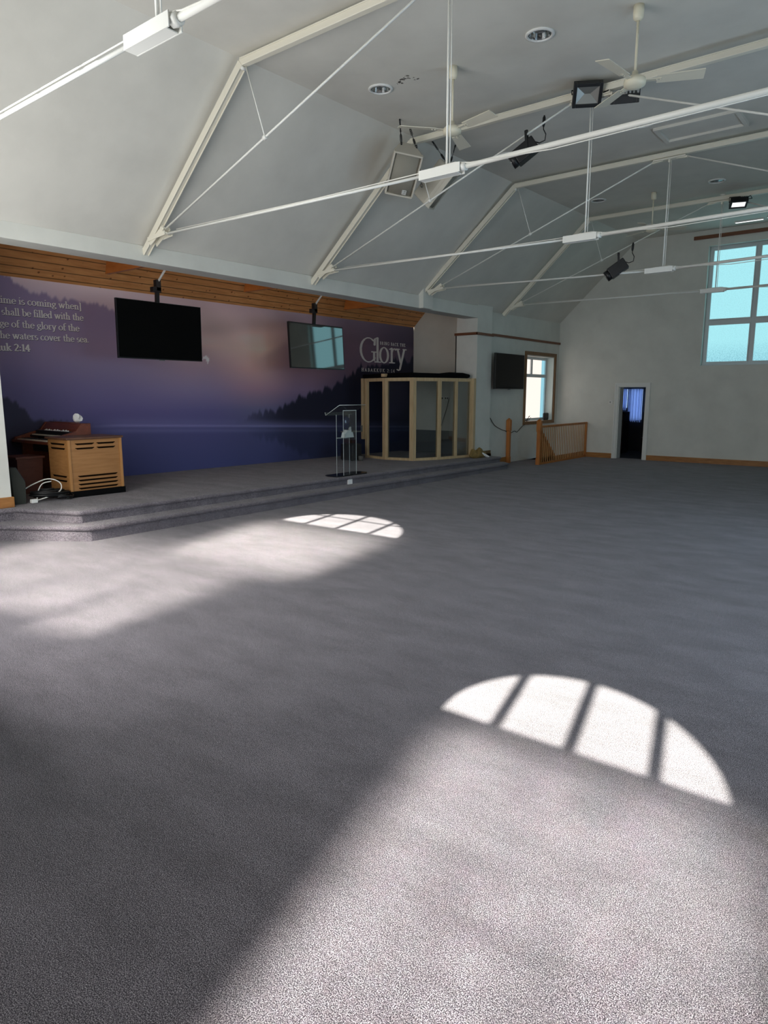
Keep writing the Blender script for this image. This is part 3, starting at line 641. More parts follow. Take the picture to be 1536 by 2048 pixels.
# serif lettering drawn with a broad pen
def A(cx, cy, rx, ry, a0, a1, n=14): return [(cx+rx*math.cos(R(a0+(a1-a0)*i/n)), cy+ry*math.sin(R(a0+(a1-a0)*i/n))) for i in range(n+1)]
XH = .62
def stem(x, y0, y1): return [[(x, y0), (x, y1)]]
def sf(x, y, w=.16): return [[(x-w, y), (x+w, y)]]
def fl(x, y): return [[(x-.13, y-.06), (x, y)]]
G = {
 'i': (.30, stem(.15, 0, XH)+sf(.15, .02)+fl(.15, XH)+[[(.14, .82), (.14, .92)], [(.11, .87), (.18, .87)]]),
 'm': (.96, stem(.15, 0, XH)+stem(.47, 0, .42)+stem(.79, 0, .42)+[A(.31, .42, .16, .18, 180, 0), A(.63, .42, .16, .18, 180, 0)]+sf(.15, .02, .13)+sf(.47, .02, .13)+sf(.79, .02, .13)+fl(.15, XH)),
 'n': (.64, stem(.15, 0, XH)+stem(.47, 0, .42)+[A(.31, .42, .16, .18, 180, 0)]+sf(.15, .02, .13)+sf(.47, .02, .13)+fl(.15, XH)),
 'h': (.64, stem(.15, 0, 1.02)+stem(.47, 0, .42)+[A(.31, .42, .16, .18, 180, 0)]+sf(.15, .02, .13)+sf(.47, .02, .13)+fl(.15, 1.02)),
 'e': (.54, [A(.28, .31, .22, .31, 0, 320), [(.07, .34), (.50, .36)]]),
 'c': (.50, [A(.28, .31, .22, .31, 45, 318)]), 'o': (.60, [A(.29, .31, .24, .31, 0, 360, 20)]),
 's': (.44, [A(.21, .45, .13, .16, 40, 250), A(.22, .155, .15, .16, 75, -140)]),
 'a': (.52, stem(.38, 0, .44)+[A(.24, .44, .14, .17, 0, 160), A(.25, .17, .17, .17, 60, 320), [(.38, .04), (.48, .02)]]),
 'l': (.30, stem(.15, 0, 1.02)+sf(.15, .02)+fl(.15, 1.02)), 'b': (.60, stem(.14, 0, 1.02)+[A(.30, .31, .22, .31, 150, -150)]+fl(.14, 1.02)),
 'd': (.62, stem(.48, 0, 1.02)+[A(.28, .31, .20, .31, 30, 330)]+fl(.48, 1.02)+[[(.48, .03), (.58, .03)]]),
 'f': (.36, stem(.15, 0, .86)+[A(.29, .86, .14, .16, 180, 40), [(.02, .60), (.32, .60)]]+sf(.15, .02)),
 't': (.36, [[(.16, .82), (.16, .14)], A(.27, .14, .11, .13, 180, 300), [(.02, .60), (.32, .60)]]),
 'w': (.86, [[(.08, XH), (.26, 0)], [(.26, 0), (.43, XH)], [(.40, XH), (.59, 0)], [(.59, 0), (.76, XH)]]+sf(.09, .60, .1)+sf(.42, .60, .1)+sf(.75, .60, .1)),
 'v': (.58, [[(.10, XH), (.29, 0)], [(.29, 0), (.48, XH)]]+sf(.1, .60, .1)+sf(.47, .60, .1)),
 'r': (.44, stem(.15, 0, XH)+[A(.32, .40, .17, .20, 170, 60)]+sf(.15, .02)+fl(.15, XH)+[[(.38, .54), (.40, .58)]]),
 'g': (.54, [A(.25, .42, .17, .19, 0, 360, 18), A(.26, -.10, .22, .14, 0, 360, 18), [(.36, .58), (.50, .62)], [(.16, .25), (.14, .12), (.30, .06)]]),
 'y': (.58, [[(.10, XH), (.29, .02)], [(.49, XH), (.24, -.22)], A(.16, -.20, .08, .08, -20, -150)]+sf(.1, .60, .1)+sf(.49, .60, .1)),
 'u': (.64, stem(.15, .18, XH)+stem(.48, 0, XH)+[A(.315, .20, .165, .20, 180, 360), [(.48, .03), (.58, .03)]]+fl(.15, XH)+fl(.48, XH)),
 'k': (.60, stem(.14, 0, 1.02)+[[(.16, .26), (.44, XH)], [(.26, .36), (.50, .02)]]+sf(.14, .02, .13)+sf(.5, .02, .1)+sf(.42, .60, .1)+fl(.14, 1.02)),
 ']': (.34, stem(.2, -.2, 1.0)+[[(.06, -.2), (.2, -.2)], [(.06, 1.0), (.2, 1.0)]]), '[': (.34, stem(.14, -.2, 1.0)+[[(.28, -.2), (.14, -.2)], [(.28, 1.0), (.14, 1.0)]]),
 '.': (.26, [[(.12, .0), (.12, .09)]]), ',': (.26, [[(.12, .07), (.08, -.14)]]), ':': (.28, [[(.13, .02), (.13, .12)], [(.13, .46), (.13, .56)]]),
 '2': (.56, [A(.26, .70, .19, .25, 165, -40), [(.41, .55), (.08, .04)], [(.06, .03), (.48, .03)]]), '1': (.44, stem(.22, 0, .95)+sf(.22, .02)+[[(.08, .82), (.22, .95)]]),
 '4': (.56, stem(.36, 0, .95)+[[(.36, .95), (.04, .30)], [(.04, .29), (.52, .29)]]+sf(.36, .02, .1)),
 ' ': (.30, []), 'L': (.62, stem(.16, 0, .95)+sf(.16, .93)+[[(.04, .03), (.55, .03)], [(.55, .03), (.58, .2)]]), 'H': (.78, stem(.16, 0, .95)+stem(.60, 0, .95)+[[(.16, .50), (.60, .50)]]+sf(.16, .02, .12)+sf(.16, .93, .12)+sf(.6, .02, .12)+sf(.6, .93, .12)),
 'G': (.86, [A(.44, .475, .37, .475, 48, 300), stem(.70, .06, .40)[0], [(.56, .41), (.82, .41)], [(.74, .93), (.72, .68)], A(.44, .475, .37, .475, 300, 322, 4)]),
 'B': (.62, stem(.16, 0, .95)+[[(.04, .93), (.3, .93)], A(.30, .71, .18, .22, 90, -90), [(.16, .49), (.3, .49)], A(.30, .26, .22, .24, 90, -90), [(.04, .02), (.3, .02)]]),
 'R': (.68, stem(.16, 0, .95)+sf(.16, .02, .12)+[[(.04, .93), (.3, .93)], A(.30, .70, .19, .23, 90, -90), [(.16, .47), (.3, .47)], [(.32, .46), (.60, .02)]]),
 'I': (.36, stem(.18, 0, .95)+sf(.18, .02, .12)+sf(.18, .93, .12)), 'N': (.78, [[(.14, .95), (.62, 0)]]+stem(.14, 0, .95)+stem(.62, 0, .95)+sf(.14, .02, .1)+sf(.14, .93, .12)+sf(.62, .93, .12)),
 'A': (.74, [[(.36, .95), (.08, 0)], [(.36, .95), (.64, 0)], [(.18, .34), (.54, .34)]]+sf(.08, .02, .1)+sf(.64, .02, .1)), 'C': (.74, [A(.42, .475, .35, .475, 45, 315), [(.70, .93), (.68, .7)]]),
 'K': (.72, stem(.16, 0, .95)+[[(.18, .42), (.56, .93)], [(.30, .54), (.62, .02)]]+sf(.16, .02, .12)+sf(.16, .93, .12)+sf(.58, .93, .1)+sf(.63, .02, .1)),
 'T': (.66, stem(.32, 0, .95)+sf(.32, .02, .13)+[[(.04, .93), (.60, .93)], [(.05, .93), (.05, .76)], [(.59, .93), (.59, .76)]]), 'E': (.62, stem(.16, 0, .95)+[[(.04, .93), (.54, .93)], [(.16, .49), (.42, .49)], [(.04, .02), (.56, .02)], [(.54, .93), (.54, .78)], [(.56, .02), (.57, .2)]]),
 'U': (.78, stem(.16, .28, .95)+stem(.60, .28, .95)+[A(.38, .28, .22, .27, 180, 360)]+sf(.16, .93, .12)+sf(.6, .93, .1)),
}
def text_w(s): return sum(G[c][0] for c in s)
def draw(b, s, y, z, sc, wd, thick, thin, X0, sl=0.0, track=0.0):
    """print string s with its baseline at (y,z); sc height scale, wd width scale; sl baseline slope"""
    for ch in s:
        w, st = G[ch]; x = X0
        for pl in st:
            for (a0, c0), (a1, c1) in zip(pl, pl[1:]):
                q0 = (y+a0*wd, z+c0*sc+(a0*wd)*sl); q1 = (y+a1*wd, z+c1*sc+(a1*wd)*sl)
                for n0, n1 in ((thick/2, .0), (.0, thin/2)):
                    x += 3e-5
                    b.add([(x, q0[0]-n0, q0[1]-n1), (x, q1[0]-n0, q1[1]-n1), (x, q1[0]+n0, q1[1]+n1), (x, q0[0]+n0, q0[1]+n1)], [(0, 1, 2, 3)])
                x += 3e-5      # round the joints a little
                b.add([(x, q1[0]-thick/2, q1[1]), (x, q1[0], q1[1]-thin/2), (x, q1[0]+thick/2, q1[1]), (x, q1[0], q1[1]+thin/2)], [(0, 1, 2, 3)])
        y += w*wd+track; z += (w*wd+track)*sl
    return y
lines = [('[But the t', 'ime is coming when]', 4.66, 5.89, 3.012), ('the earth ', 'shall be filled with the', 4.66, 5.91, 2.845), ('knowled', 'ge of the glory of the', 4.62, 5.83, 2.675),
         ('Lord, as t', 'he waters cover the sea.', 4.61, 5.98, 2.508), ('Habakk', 'uk 2:14', 4.60, 5.03, 2.333)]
for k, (pre, vis, y0, y1, z) in enumerate(lines):
    s = .105/1.02; wd = (y1-y0)/text_w(vis); bold = 1.35 if k == 4 else 1.0
    for mt, dx, dy, nm in ((LSHADOW, .006, .006, 'verse_lettering_edge'), (LETTER, .012, 0, 'verse_lettering')):
        b = MB(off); yy = y0-text_w(pre)*wd
        draw(b, pre+vis, yy+dy, z-dy, s, wd, (.019*bold), (.0095*bold), XM+dx, .01); b.build(nm, mt, mu)
b = MB(off); x = XM+.012; sG = .60/.95
for ch, y0, wd in (('G', 12.72, .80), ('l', 13.30, .76), ('o', 13.48, .66), ('r', 13.88, .68), ('y', 14.15, .74)):
    draw(b, ch, y0, 2.475, sG*.95 if ch != 'l' else sG*.92, wd, .085, .028, x)
b.build('title_lettering', LETTER, mu)
b = MB(off); draw(b, 'BRING BACK THE', 13.51, 2.91, .072/.95, (14.57-13.51)/(text_w('BRING BACK THE')+14*.25), (.017), .011, x, 0, .25*(14.57-13.51)/(text_w('BRING BACK THE')+14*.25)); b.build('title_small_lettering', LETTER, mu)
b = MB(off); T = 'HABAKKUK 2:14'; draw(b, T, 12.80, 2.25, .075/.95, 1.34/(text_w(T)+13*.3), (.017), .011, x, 0, .3*1.34/(text_w(T)+13*.3)); b.build('reference_lettering', LETTER, mu)

# ------------------------------------------------------------------ televisions
def tv(c, w, h, tilt, label, scr, pole=None, logo=True):
    """c = centre of the screen; faces +x, tilted down by tilt"""
    t = thing('television', label, 'television', c); t.rotation_euler = (0, R(tilt), 0)
    b = MB(); b.box((-.045, -w/2, -h/2), (-.004, w/2, h/2)); b.build('housing', BEZEL, t, .004)
    b = MB(); b.box((-.11, -w*.3, -h*.38), (-.045, w*.3, h*.15)); b.build('rear_cover', BLACK, t, .01)
    b = MB(); b.box((-.006, -w/2+.008, -h/2+.018), (.0, w/2-.008, h/2-.008)); b.build('screen', scr, t)
    b = MB(); frame_bars(b, lambda a, c_, d: (-.006+d, a, c_), -w/2, w/2, -h/2, h/2, .009, d1=.008); b.build('bezel', BEZEL, t)
    b = MB(); b.box((-.03, -.04, -h/2-.016), (.0, .04, -h/2)); b.build('sensor_bar', mat('grey badge', S(110, 112, 114), .3) if logo else BLACK, t)
    return t
tv((-9.6, 6.53, 2.675), 1.51, .87, 1.0, 'large black television hung before the mural, left of the two', SCREEN_M)
tv((-9.62, 10.08, 2.63), 1.52, .86, -3.2, 'television hung before the mural with blue window reflections, beside the large Glory lettering', SCREEN)
tv((-8.06, 15.13, 2.245), 1.44, .83, 0.0, 'black television on the stair wall beside the small window', SCREEN_M)
for y, (py, pz), lab in ((6.53, (6.59, 3.40), 'black television pole mount holding up the left television'), (10.08, (10.13, 3.38), 'black television pole mount holding up the blue reflecting television')):
    c = (-9.68, y, 3.1); t = thing('television_mount', lab, 'television mount', c, 'television pole mounts')
    b = MB(c); b.bar((-9.77, py-.02, 2.7), (-9.74, py, 3.45), .055, .05, (1, 0, 0)); b.build('pole', BLACK, t)
    b = MB(c); b.box((-9.79, py-.10, 3.28), (-9.70, py+.045, 3.36)); b.box((-9.78, py-.04, 3.3), (-9.70, py+.045, 3.47)); b.build('clamp', BLACK, t, .005)
    b = MB(c); b.tube([(-9.74, py, 3.42), (-9.5, py+.10, 3.75), (-9.5, py+.12, 3.93)], .018, 8); b.build('ceiling_rod', ROD, t)
    b = MB(c); b.box((-9.745, py-.2, 2.45), (-9.725, py+.2, 2.85)); b.build('back_plate', BLACK, t)
b = MB((-8.2, 15.13, 2.2)); b.box((-8.3, 14.95, 2.05), (-8.28, 15.3, 2.45)); b.box((-8.28, 15.05, 2.1), (-8.16, 15.2, 2.35)); tag(b.build('wall_bracket', BLACK), 'black wall bracket behind the stair wall television', 'wall bracket')
# timber ties above the stage
for i, (y, z, lab) in enumerate(((6.12, 3.57, 'orange timber tie beam above the left television'), (8.92, 3.61, 'orange timber tie beam between the two hung televisions'), (11.76, 3.545, 'orange timber tie beam above the large Glory lettering'))):
    b = MB((-9.5, y, z)); fn = lambda u, v, d: (u, d, v)
    b.prism([(-10.42, z), (-8.56, z), (-8.56, z+.25), (-10.34, z+.25)], fn, y, y+.07); tag(b.build('timber_tie', TIMBER), lab, 'timber beam', 'timber tie beams over the stage')

# ------------------------------------------------------------------ drum booth
def booth():
    zb = zs(12.6); zt = 2.06; off = (-9.3, 12.9, zb)
    t = thing('drum_booth', 'pine framed glass drum booth with a black lid on the stage', 'booth', off)
    P = [(-10.12, 12.16), (-9.44, 12.02), (-8.78, 12.14), (-8.52, 12.76), (-8.40, 13.24), (-8.29, 13.70)]
    def panel(a, c, nm, thick, glass, low=0, label=None):
        A_, C_ = Vector((*a, 0)), Vector((*c, 0)); d = (C_-A_).normalized(); n = Vector((d.y, -d.x, 0)); L = (C_-A_).length
        f = MB(off); w = thick
        def bx(u0, u1, z0, z1, dp=.07, sh=0):
            vs = []
            for z in (z0, z1):
                for u, e in ((u0, -dp/2+sh), (u1, -dp/2+sh), (u1, dp/2+sh), (u0, dp/2+sh)): vs.append(A_+d*u+n*e+Vector((0, 0, z)))
            f.hexa(vs)
        bx(0, w, zb, zt); bx(L-w, L, zb, zt); bx(w, L-w, zt-.075, zt); bx(w, L-w, zb, zb+.06)
        fr = f.build(nm, BOOTHW, t, .004)
        if label: fr['label'] = label
        if glass:
            f = MB(off); bx(w, L-w, zb+.06, zt-.075, .012); f.build('glass_panel', BOOTHG, fr)
        return fr, d, n
    fr, d, n = panel(P[0], P[1], 'door_frame', .075, False)
    f = MB(off); Pa = Vector((*P[0], 0))
    f.bar(Pa-d*.09+Vector((0, 0, .75+zb-.33)), Pa-d*.09+Vector((0, 0, zt)), .07, .09, n); f.build('corner_post', BOOTHW, t)
    panel(P[1], P[2], 'sliding_door', .07, True, label='sliding glazed pine door'); panel(P[2], P[3], 'corner_panel', .06, True)
    panel(P[3], P[4], 'side_panel', .04, True); panel(P[4], P[5], 'side_panel', .04, True)
    for p, s_ in ((P[2], .11), (P[3], .06), (P[5], .08)):
        f = MB(off); f.box((p[0]-s_/2-.02, p[1]-s_/2+.02, zb), (p[0]+s_/2-.02, p[1]+s_/2+.02, zt)); f.build('post', BOOTHW, t, .005)
    f = MB(off); f.box((P[5][0]-.05, P[5][1]-.02, zb), (P[5][0]+.1, P[5][1]+.07, zt)); f.build('end_post', BOOTHW, t, .004)
    Q = [(-10.16, 12.10), (-9.44, 11.96), (-8.75, 12.08), (-8.46, 12.74), (-8.27, 13.55), (-8.40, 13.74), (-8.8, 13.74), (-8.8, 14.9), (-10.7, 14.9), (-10.7, 13.2)]
    f = MB(off); f.prism(Q, lambda u, v, z: (u, v, z), zt+.005, zt+.05); f.build('lid', MATTE, t, .01)
    f = MB(off); f.tube([(-10.15, 12.12, zt+.05), (-9.44, 11.98, zt+.06)], .035, 8); f.tube([(-9.35, 11.99, zt+.06), (-8.8, 12.1, zt+.07), (-8.5, 12.7, zt+.06), (-8.42, 13.0, zt+.075), (-8.33, 13.4, zt+.075), (-8.30, 13.62, zt+.05)], [.035, .035, .035, .05, .045, .04], 8); f.build('lid_roll', MATTE, t)
    f = MB(off); f.box((-9.47, 11.9, zt+.02), (-9.37, 12.0, zt+.085)); f.build('lid_clip', BOOTHW, t)
booth()
# dado and sockets on the recess side wall inside the booth
b = MB(); b.box((-10.75, 14.9, .2), (-8.78, 14.93, .78)); struct(b.build('trim_4', DADO))
for x, lab in ((-9.90, 'double wall socket behind the booth glass, nearer the mural'), (-9.74, 'double wall socket behind the booth glass, nearer the column')):
    t = thing('wall_socket', lab, 'socket', (x, 14.93, 1.60), 'sockets inside the booth'); b = MB((x, 14.93, 1.6)); b.box((x-.06, 14.925, 1.56), (x+.06, 14.94, 1.65)); b.build('plate', WHITE, t)
    b = MB((x, 14.93, 1.6))
    for s in (-1, 1): b.box((x+s*.03-.017, 14.918, 1.58), (x+s*.03+.017, 14.926, 1.63))
    b.build('switches', BLACK, t)
b = MB(); b.tube([(-9.66, 14.92, 1.62), (-9.7, 14.9, 1.4), (-9.9, 14.88, .8), (-9.95, 14.86, .3)], .008, 6); tag(b.build('cable', RUBBER), 'thin black cable trailing down behind the booth glass', 'cable')

# ------------------------------------------------------------------ lectern
def lectern():
    z0 = zs(8.9); o = (-7.99, 8.9, z0); t = thing('lectern', 'clear acrylic lectern with a sloping top at the stage edge', 'lectern', o)
    b = MB(o); b.prism([(-8.2, 8.56), (-8.1, 8.5), (-7.9, 8.5), (-7.87, 8.6), (-7.87, 9.3), (-7.95, 9.4), (-8.1, 9.4), (-8.2, 9.3)], lambda u, v, z: (u, v, z), z0+.0, z0+.018); b.build('base_plate', ACBASE, t)
    xs, ys = (-8.07, -7.91), (8.72, 9.06); zt = lambda x: 1.355+(x+8.07)*.45
    for y in ys:
        b = MB(o); b.hexa([(xs[0], y-.005, z0+.018), (xs[1], y-.005, z0+.018), (xs[1], y+.005, z0+.018), (xs[0], y+.005, z0+.018), (xs[0], y-.005, zt(xs[0])), (xs[1], y-.005, zt(xs[1])), (xs[1], y+.005, zt(xs[1])), (xs[0], y+.005, zt(xs[0]))]); p = b.build('side_panel', ACRYL, t)
        for x in xs: b = MB(o); b.box((x-.0025, y-.0025, z0+.018), (x+.0025, y+.0025, zt(x))); b.build('panel_edge', ACEDGE, p)
    b = MB(o); b.box((xs[1]-.004, ys[0], z0+.018), (xs[1]+.004, ys[1], zt(xs[1]))); p = b.build('front_panel', ACRYL, t)
    b = MB(o); b.bar((xs[1], ys[0], zt(xs[1])), (xs[1], ys[1], zt(xs[1])), .01, .01); b.build('panel_edge', ACEDGE, p)
    b = MB(o); b.box((xs[0], ys[0], .945), (xs[1], ys[1], .955)); p = b.build('shelf', ACRYL, t)
    b = MB(o); b.box((xs[0]-.006, ys[0], .943), (xs[0]+.004, ys[1], .957)); b.build('shelf_edge', ACEDGE, p)
    X0, X1, Y0, Y1 = -8.17, -7.85, 8.56, 9.25; zz = lambda x: 1.345+(x+8.17)*.55
    b = MB(o); b.hexa([(X0, Y0, zz(X0)-.005), (X1, Y0, zz(X1)-.005), (X1, Y1, zz(X1)-.005), (X0, Y1, zz(X0)-.005), (X0, Y0, zz(X0)+.005), (X1, Y0, zz(X1)+.005), (X1, Y1, zz(X1)+.005), (X0, Y1, zz(X0)+.005)]); p = b.build('reading_top', ACRYL, t)
    b = MB(o); b.tube([(X1, Y0, zz(X1)), (X1, Y1, zz(X1))], .0045, 6); b.tube([(X0, Y0, zz(X0)), (X1, Y0, zz(X1))], .004, 6); b.tube([(X0-.015, Y0, zz(X0)+.05), (X0, Y0, zz(X0))], .004, 6); b.build('top_edge', ACEDGE, p)
    b = MB(o); b.hexa([(X0-.005, Y0, zz(X0)), (X0+.005, Y0, zz(X0)), (X0+.005, Y1, zz(X0)), (X0-.005, Y1, zz(X0)), (X0-.02, Y0, zz(X0)+.05), (X0-.012, Y0, zz(X0)+.05), (X0-.012, Y1, zz(X0)+.05), (X0-.02, Y1, zz(X0)+.05)]); b.build('book_lip', ACRYL, t)
    return t
LEC = lectern()
LEC.location.y += .17
t = thing('glass_trophy', 'dark blue glass disc trophy standing on the lectern shelf', 'trophy', (-7.99, 8.92, .955))
o = (-7.99, 8.92, .955)
b = MB(o); b.lathe([(0, -.014), (.09, -.01), (.105, 0), (.09, .01), (0, .014)], (0, 0, 0), 28)
b.v = [Vector((-7.99+v.z*.9+v.x*.2, 8.90+v.x*.75, 1.21+v.y*1.1)) for v in b.v]; b.build('disc', BLUEG, t)
b = MB(o); b.hexa([(-8.04, 8.80, .957), (-7.93, 8.80, .957), (-7.93, 9.03, .957), (-8.04, 9.03, .957), (-8.03, 8.82, 1.05), (-7.94, 8.82, 1.05), (-7.94, 9.01, 1.05), (-8.03, 9.01, 1.05)]); b.build('base', CRYSTAL, t, .006)
b = MB(o); b.box((-8.02, 8.86, 1.05), (-7.95, 8.98, 1.09)); b.box((-8.0, 8.96, 1.09), (-7.96, 8.985, 1.14)); b.build('stem', CRYSTAL, t)
b = MB(o); b.box((-7.91-.01, 8.76, .957), (-7.915, 8.80, 1.03)); b.build('facet', CRYSTAL, t)
t.location.y += .17
b = MB((-7.83, 8.95, .2)); b.box((-7.838, 8.90, zl(9)+.0), (-7.815, 9.01, zl(9)+.10)); tag(b.build('floor_card', PAPER), 'small white card propped on the step below the lectern', 'card')
# small black case and folding stand by the booth
o = (-9.85, 11.4, zs(11.4)); t = thing('equipment_stand', 'black equipment stand with a metal tray, between lectern and booth', 'stand', o); z = o[2]
b = MB(o); b.box((-10.05, 11.2, z+.02), (-9.7, 11.5, z+.36)); b.build('case', BLACK, t, .01)
b = MB(o); b.tube([(-9.87, 11.35, z+.36), (-9.87, 11.35, z+.62)], .02, 8); b.build('post', BLACK, t)
b = MB(o); b.box((-10.0, 11.15, z+.62), (-9.72, 11.55, z+.64)); b.box((-9.75, 11.53, z+.62), (-9.72, 11.56, z+.76)); b.build('tray', mat('grey metal', S(110, 112, 110), .4, .5), t)
b = MB(o); b.lathe([(0, 0), (.05, .0), (.055, .1), (0, .1)], (-9.66, 11.42, z), 14); b.build('cup', mat('dull cup', S(96, 96, 92), .5), t)
for sx in (-.15, .12):
    for sy in (-.12, .12): b = MB(o); b.lathe([(.02, 0), (.02, .02)], (-9.87+sx, 11.35+sy, z), 8); b.build('foot', RUBBER, t)

# ------------------------------------------------------------------ organ, rotary speaker cabinet, bench, monitor, cables
def organ():
    z0 = zs(5); o = (-10.2, 5.0, z0); t = thing('organ', 'dark mahogany two-manual organ standing against the mural', 'organ', o)
    x0, x1 = -10.74, -9.64
    b = MB(o); b.box((x0, 4.62, .90), (x1, 5.62, .955)); b.build('key_bed', ORGAN, t, .006)
    b = MB(o); b.prism([(5.05, .955), (5.62, .955), (5.62, 1.28), (5.36, 1.28), (5.22, 1.17)], lambda u, v, d: (d, u, v), x0+.05, x1-.05); b.build('upper_case', ORGAN, t, .006)
    for xa, xb in ((x0, x0+.05), (x1-.05, x1)):
        b = MB(o); b.prism([(4.62, .90), (5.62, .90), (5.62, 1.285), (5.34, 1.285), (5.17, 1.14), (5.1, 1.12), (4.9, 1.09), (4.66, 1.0)], lambda u, v, d: (d, u, v), xa, xb); b.build('end_cheek', ORGAN, t, .006)
        b = MB(o); b.box((xa, 4.75, z0), (xb, 5.6, .9)); b.build('leg_panel', ORGAN, t, .004)
    b = MB(o); b.box((x0, 5.5, z0), (x1, 5.56, .9)); b.build('back_panel', ORGAN, t)
    for y, z in ((4.66, .975), (4.88, 1.055)):
        b = MB(o); b.box((x0+.05, y-.01, z-.05), (x1-.05, y+.2, z-.02), 0); kb = b.build('manual', BLACK, t)
        nk = 36; w = (x1-x0-.2)/nk
        b = MB(o); b.box((x0+.1, y, z-.02), (x1-.1, y+.15, z)); b.build('white_keys', IVORY, kb)
        b = MB(o)
        for i in range(nk):
            if i % 7 not in (2, 6): b.box((x0+.1+w*(i+.72), y+.05, z-.01), (x0+.1+w*(i+1.25), y+.15, z+.012))
        b.build('black_keys', BLACK, kb)
    b = MB(o)
    for i in range(26):
        if i % 9 == 8: continue
        xx = x0+.2+i*.028; b.box((xx, 5.13, 1.125), (xx+.011, 5.165, 1.135+.010*(i*7 % 3)))
    b.build('stop_tabs', WHITE, t)
    b = MB(o); b.box((x0+.05, 5.02, 1.02), (x1-.05, 5.18, 1.125)); b.build('tab_panel', BLACK, t)
    b = MB(o); b.box((x0+.15, 5.36, 1.28), (x1-.3, 5.6, 1.295)); b.build('music_shelf', ORGAN, t)
    b = MB(o); b.box((x0+.05, 4.9, .78), (x1-.05, 5.4, .9)); b.build('under_case', BLACK, t)
    for c in [t]+list(t.children_recursive):     # shallow case: squeeze the rear half and lift the keyboards
        if c.type != 'MESH': continue
        for v in c.data.vertices:
            y, z = v.co.y+5.0, v.co.z+z0
            if y > 4.9: y = 4.9+(y-4.9)*.52
            z = 1.0+.74*(z-.9) if z > .9 else z0+(z-z0)*(1.0-z0)/(.9-z0)
            v.co.y, v.co.z = y-5.0, z-z0
organ()
b = MB((-9.80, 5.17, 1.30)); bm = bmesh.new(); bmesh.ops.create_icosphere(bm, subdivisions=2, radius=.075); rnd = random.Random(5)
vs = [Vector((-9.80, 5.17, 1.355))+Vector((v.co.x*.8, v.co.y*.8, v.co.z*.95))*rnd.uniform(.75, 1.2) for v in bm.verts]; vs = [Vector((v.x, v.y, max(v.z, 1.296))) for v in vs]
b.add(vs, [[v.index for v in f.verts] for f in bm.faces]); bm.free(); tag(b.build('crumpled_tissue', PAPER), 'crumpled white tissue lying on top of the organ', 'tissue')
def rotary():
    z0 = zs(4.9); x0, x1, y0, y1, zt = -9.50, -8.96, 4.56, 5.33, 1.10; o = ((x0+x1)/2, (y0+y1)/2, z0)
    t = thing('organ_speaker_cabinet', 'light oak organ speaker cabinet with louvre slots on the stage', 'speaker cabinet', o)
    b = MB(o); b.box((x0, y0, z0+.08), (x1, y1, zt)); b.build('body', LESLIE, t, .004)
    b = MB(o); b.box((x0-.03, y0-.03, zt), (x1+.025, y1+.03, zt+.03)); b.build('top', LESLTOP, t, .008)
    b = MB(o); b.box((x0-.02, y0-.02, z0), (x1+.02, y1+.02, z0+.085)); b.build('plinth', MATTE, t)
    b = MB(o)
    for p in ((x1-.02, y0-.008), (x1-.02, y1-.03)): b.box((p[0], p[1], z0+.085), (p[0]+.032, p[1]+.036, zt))
    b.build('corner_strip', wood('pale oak strip', S(168, 118, 66), S(186, 136, 82), (9, 9, 1)), t)
    ym = (y0+y1)/2
    def slot(b, a, c, z, face):
        h = .017
        if face: pts = [(x1+.003, a, z), (x1+.003, a+.03, z-h), (x1+.003, c-.03, z-h), (x1+.003, c, z), (x1+.003, c, z+h*.35), (x1+.003, a, z+h*.35)]
        else: pts = [(a, y0-.003, z), (a+.03, y0-.003, z-h), (c-.02, y0-.003, z-h), (c, y0-.003, z), (c, y0-.003, z+h*.35), (a, y0-.003, z+h*.35)]
        k = Vector((.004, 0, 0)) if face else Vector((0, -.004, 0))
        b.add([Vector(p)-k*.7 for p in pts]+[Vector(p) for p in pts], [list(range(6)), list(range(6, 12))]+[[i, (i+1) % 6, 6+(i+1) % 6, 6+i] for i in range(6)])
    for z in (zt-.055, zt-.115):
        for a, c in ((y0+.10, ym-.015), (ym+.02, y1-.09)): b = MB(o); slot(b, a, c, z, 1); b.build('louvre_slot', SLOT, t)
        b = MB(o); slot(b, x0+.08, x1-.08, z, 0); b.build('louvre_slot', SLOT, t)
    for i in range(4):
        b = MB(o); slot(b, y0+.11, y1-.08, z0+.285-i*.055, 1); b.build('louvre_slot', SLOT, t)
        if i < 2: b = MB(o); slot(b, x0+.08, x1-.08, z0+.285-i*.06, 0); b.build('louvre_slot', SLOT, t)
rotary()
z0 = zs(4.3); o = (-10.0, 4.42, z0); t = thing('wooden_box', 'dark red-brown wooden box standing left of the oak speaker cabinet', 'box', o)
b = MB(o); b.hexa([(-10.16, 4.26, z0), (-9.80, 4.26, z0), (-9.80, 4.58, z0), (-10.16, 4.58, z0), (-10.2, 4.24, .82), (-9.76, 4.24, .82), (-9.76, 4.6, .82), (-10.2, 4.6, .82)]); b.build('body', BENCHW, t, .005)
b = MB(o); b.box((-10.22, 4.22, .82), (-9.74, 4.62, .85)); b.build('lid', BENCHW, t, .005)
z0 = zs(3.9); o = (-9.0, 3.95, z0); t = thing('stage_monitor', 'charcoal wedge stage monitor standing on end beside the white pillar', 'stage monitor', o)
b = MB(o); b.prism([(3.77, .80), (3.84, .80), (3.95, .60), (3.94, z0), (3.80, z0)], lambda u, v, d: (d, u, v), -9.25, -8.90); b.build('cabinet', WEDGE, t, .006)
b = MB(o); b.hexa([(-9.23, 3.845, .79), (-9.23, 3.945, .61), (-8.92, 3.945, .61), (-8.92, 3.845, .79), (-9.23, 3.855, .80), (-9.23, 3.955, .62), (-8.92, 3.955, .62), (-8.92, 3.855, .80)]); b.build('grille', BLACK, t)
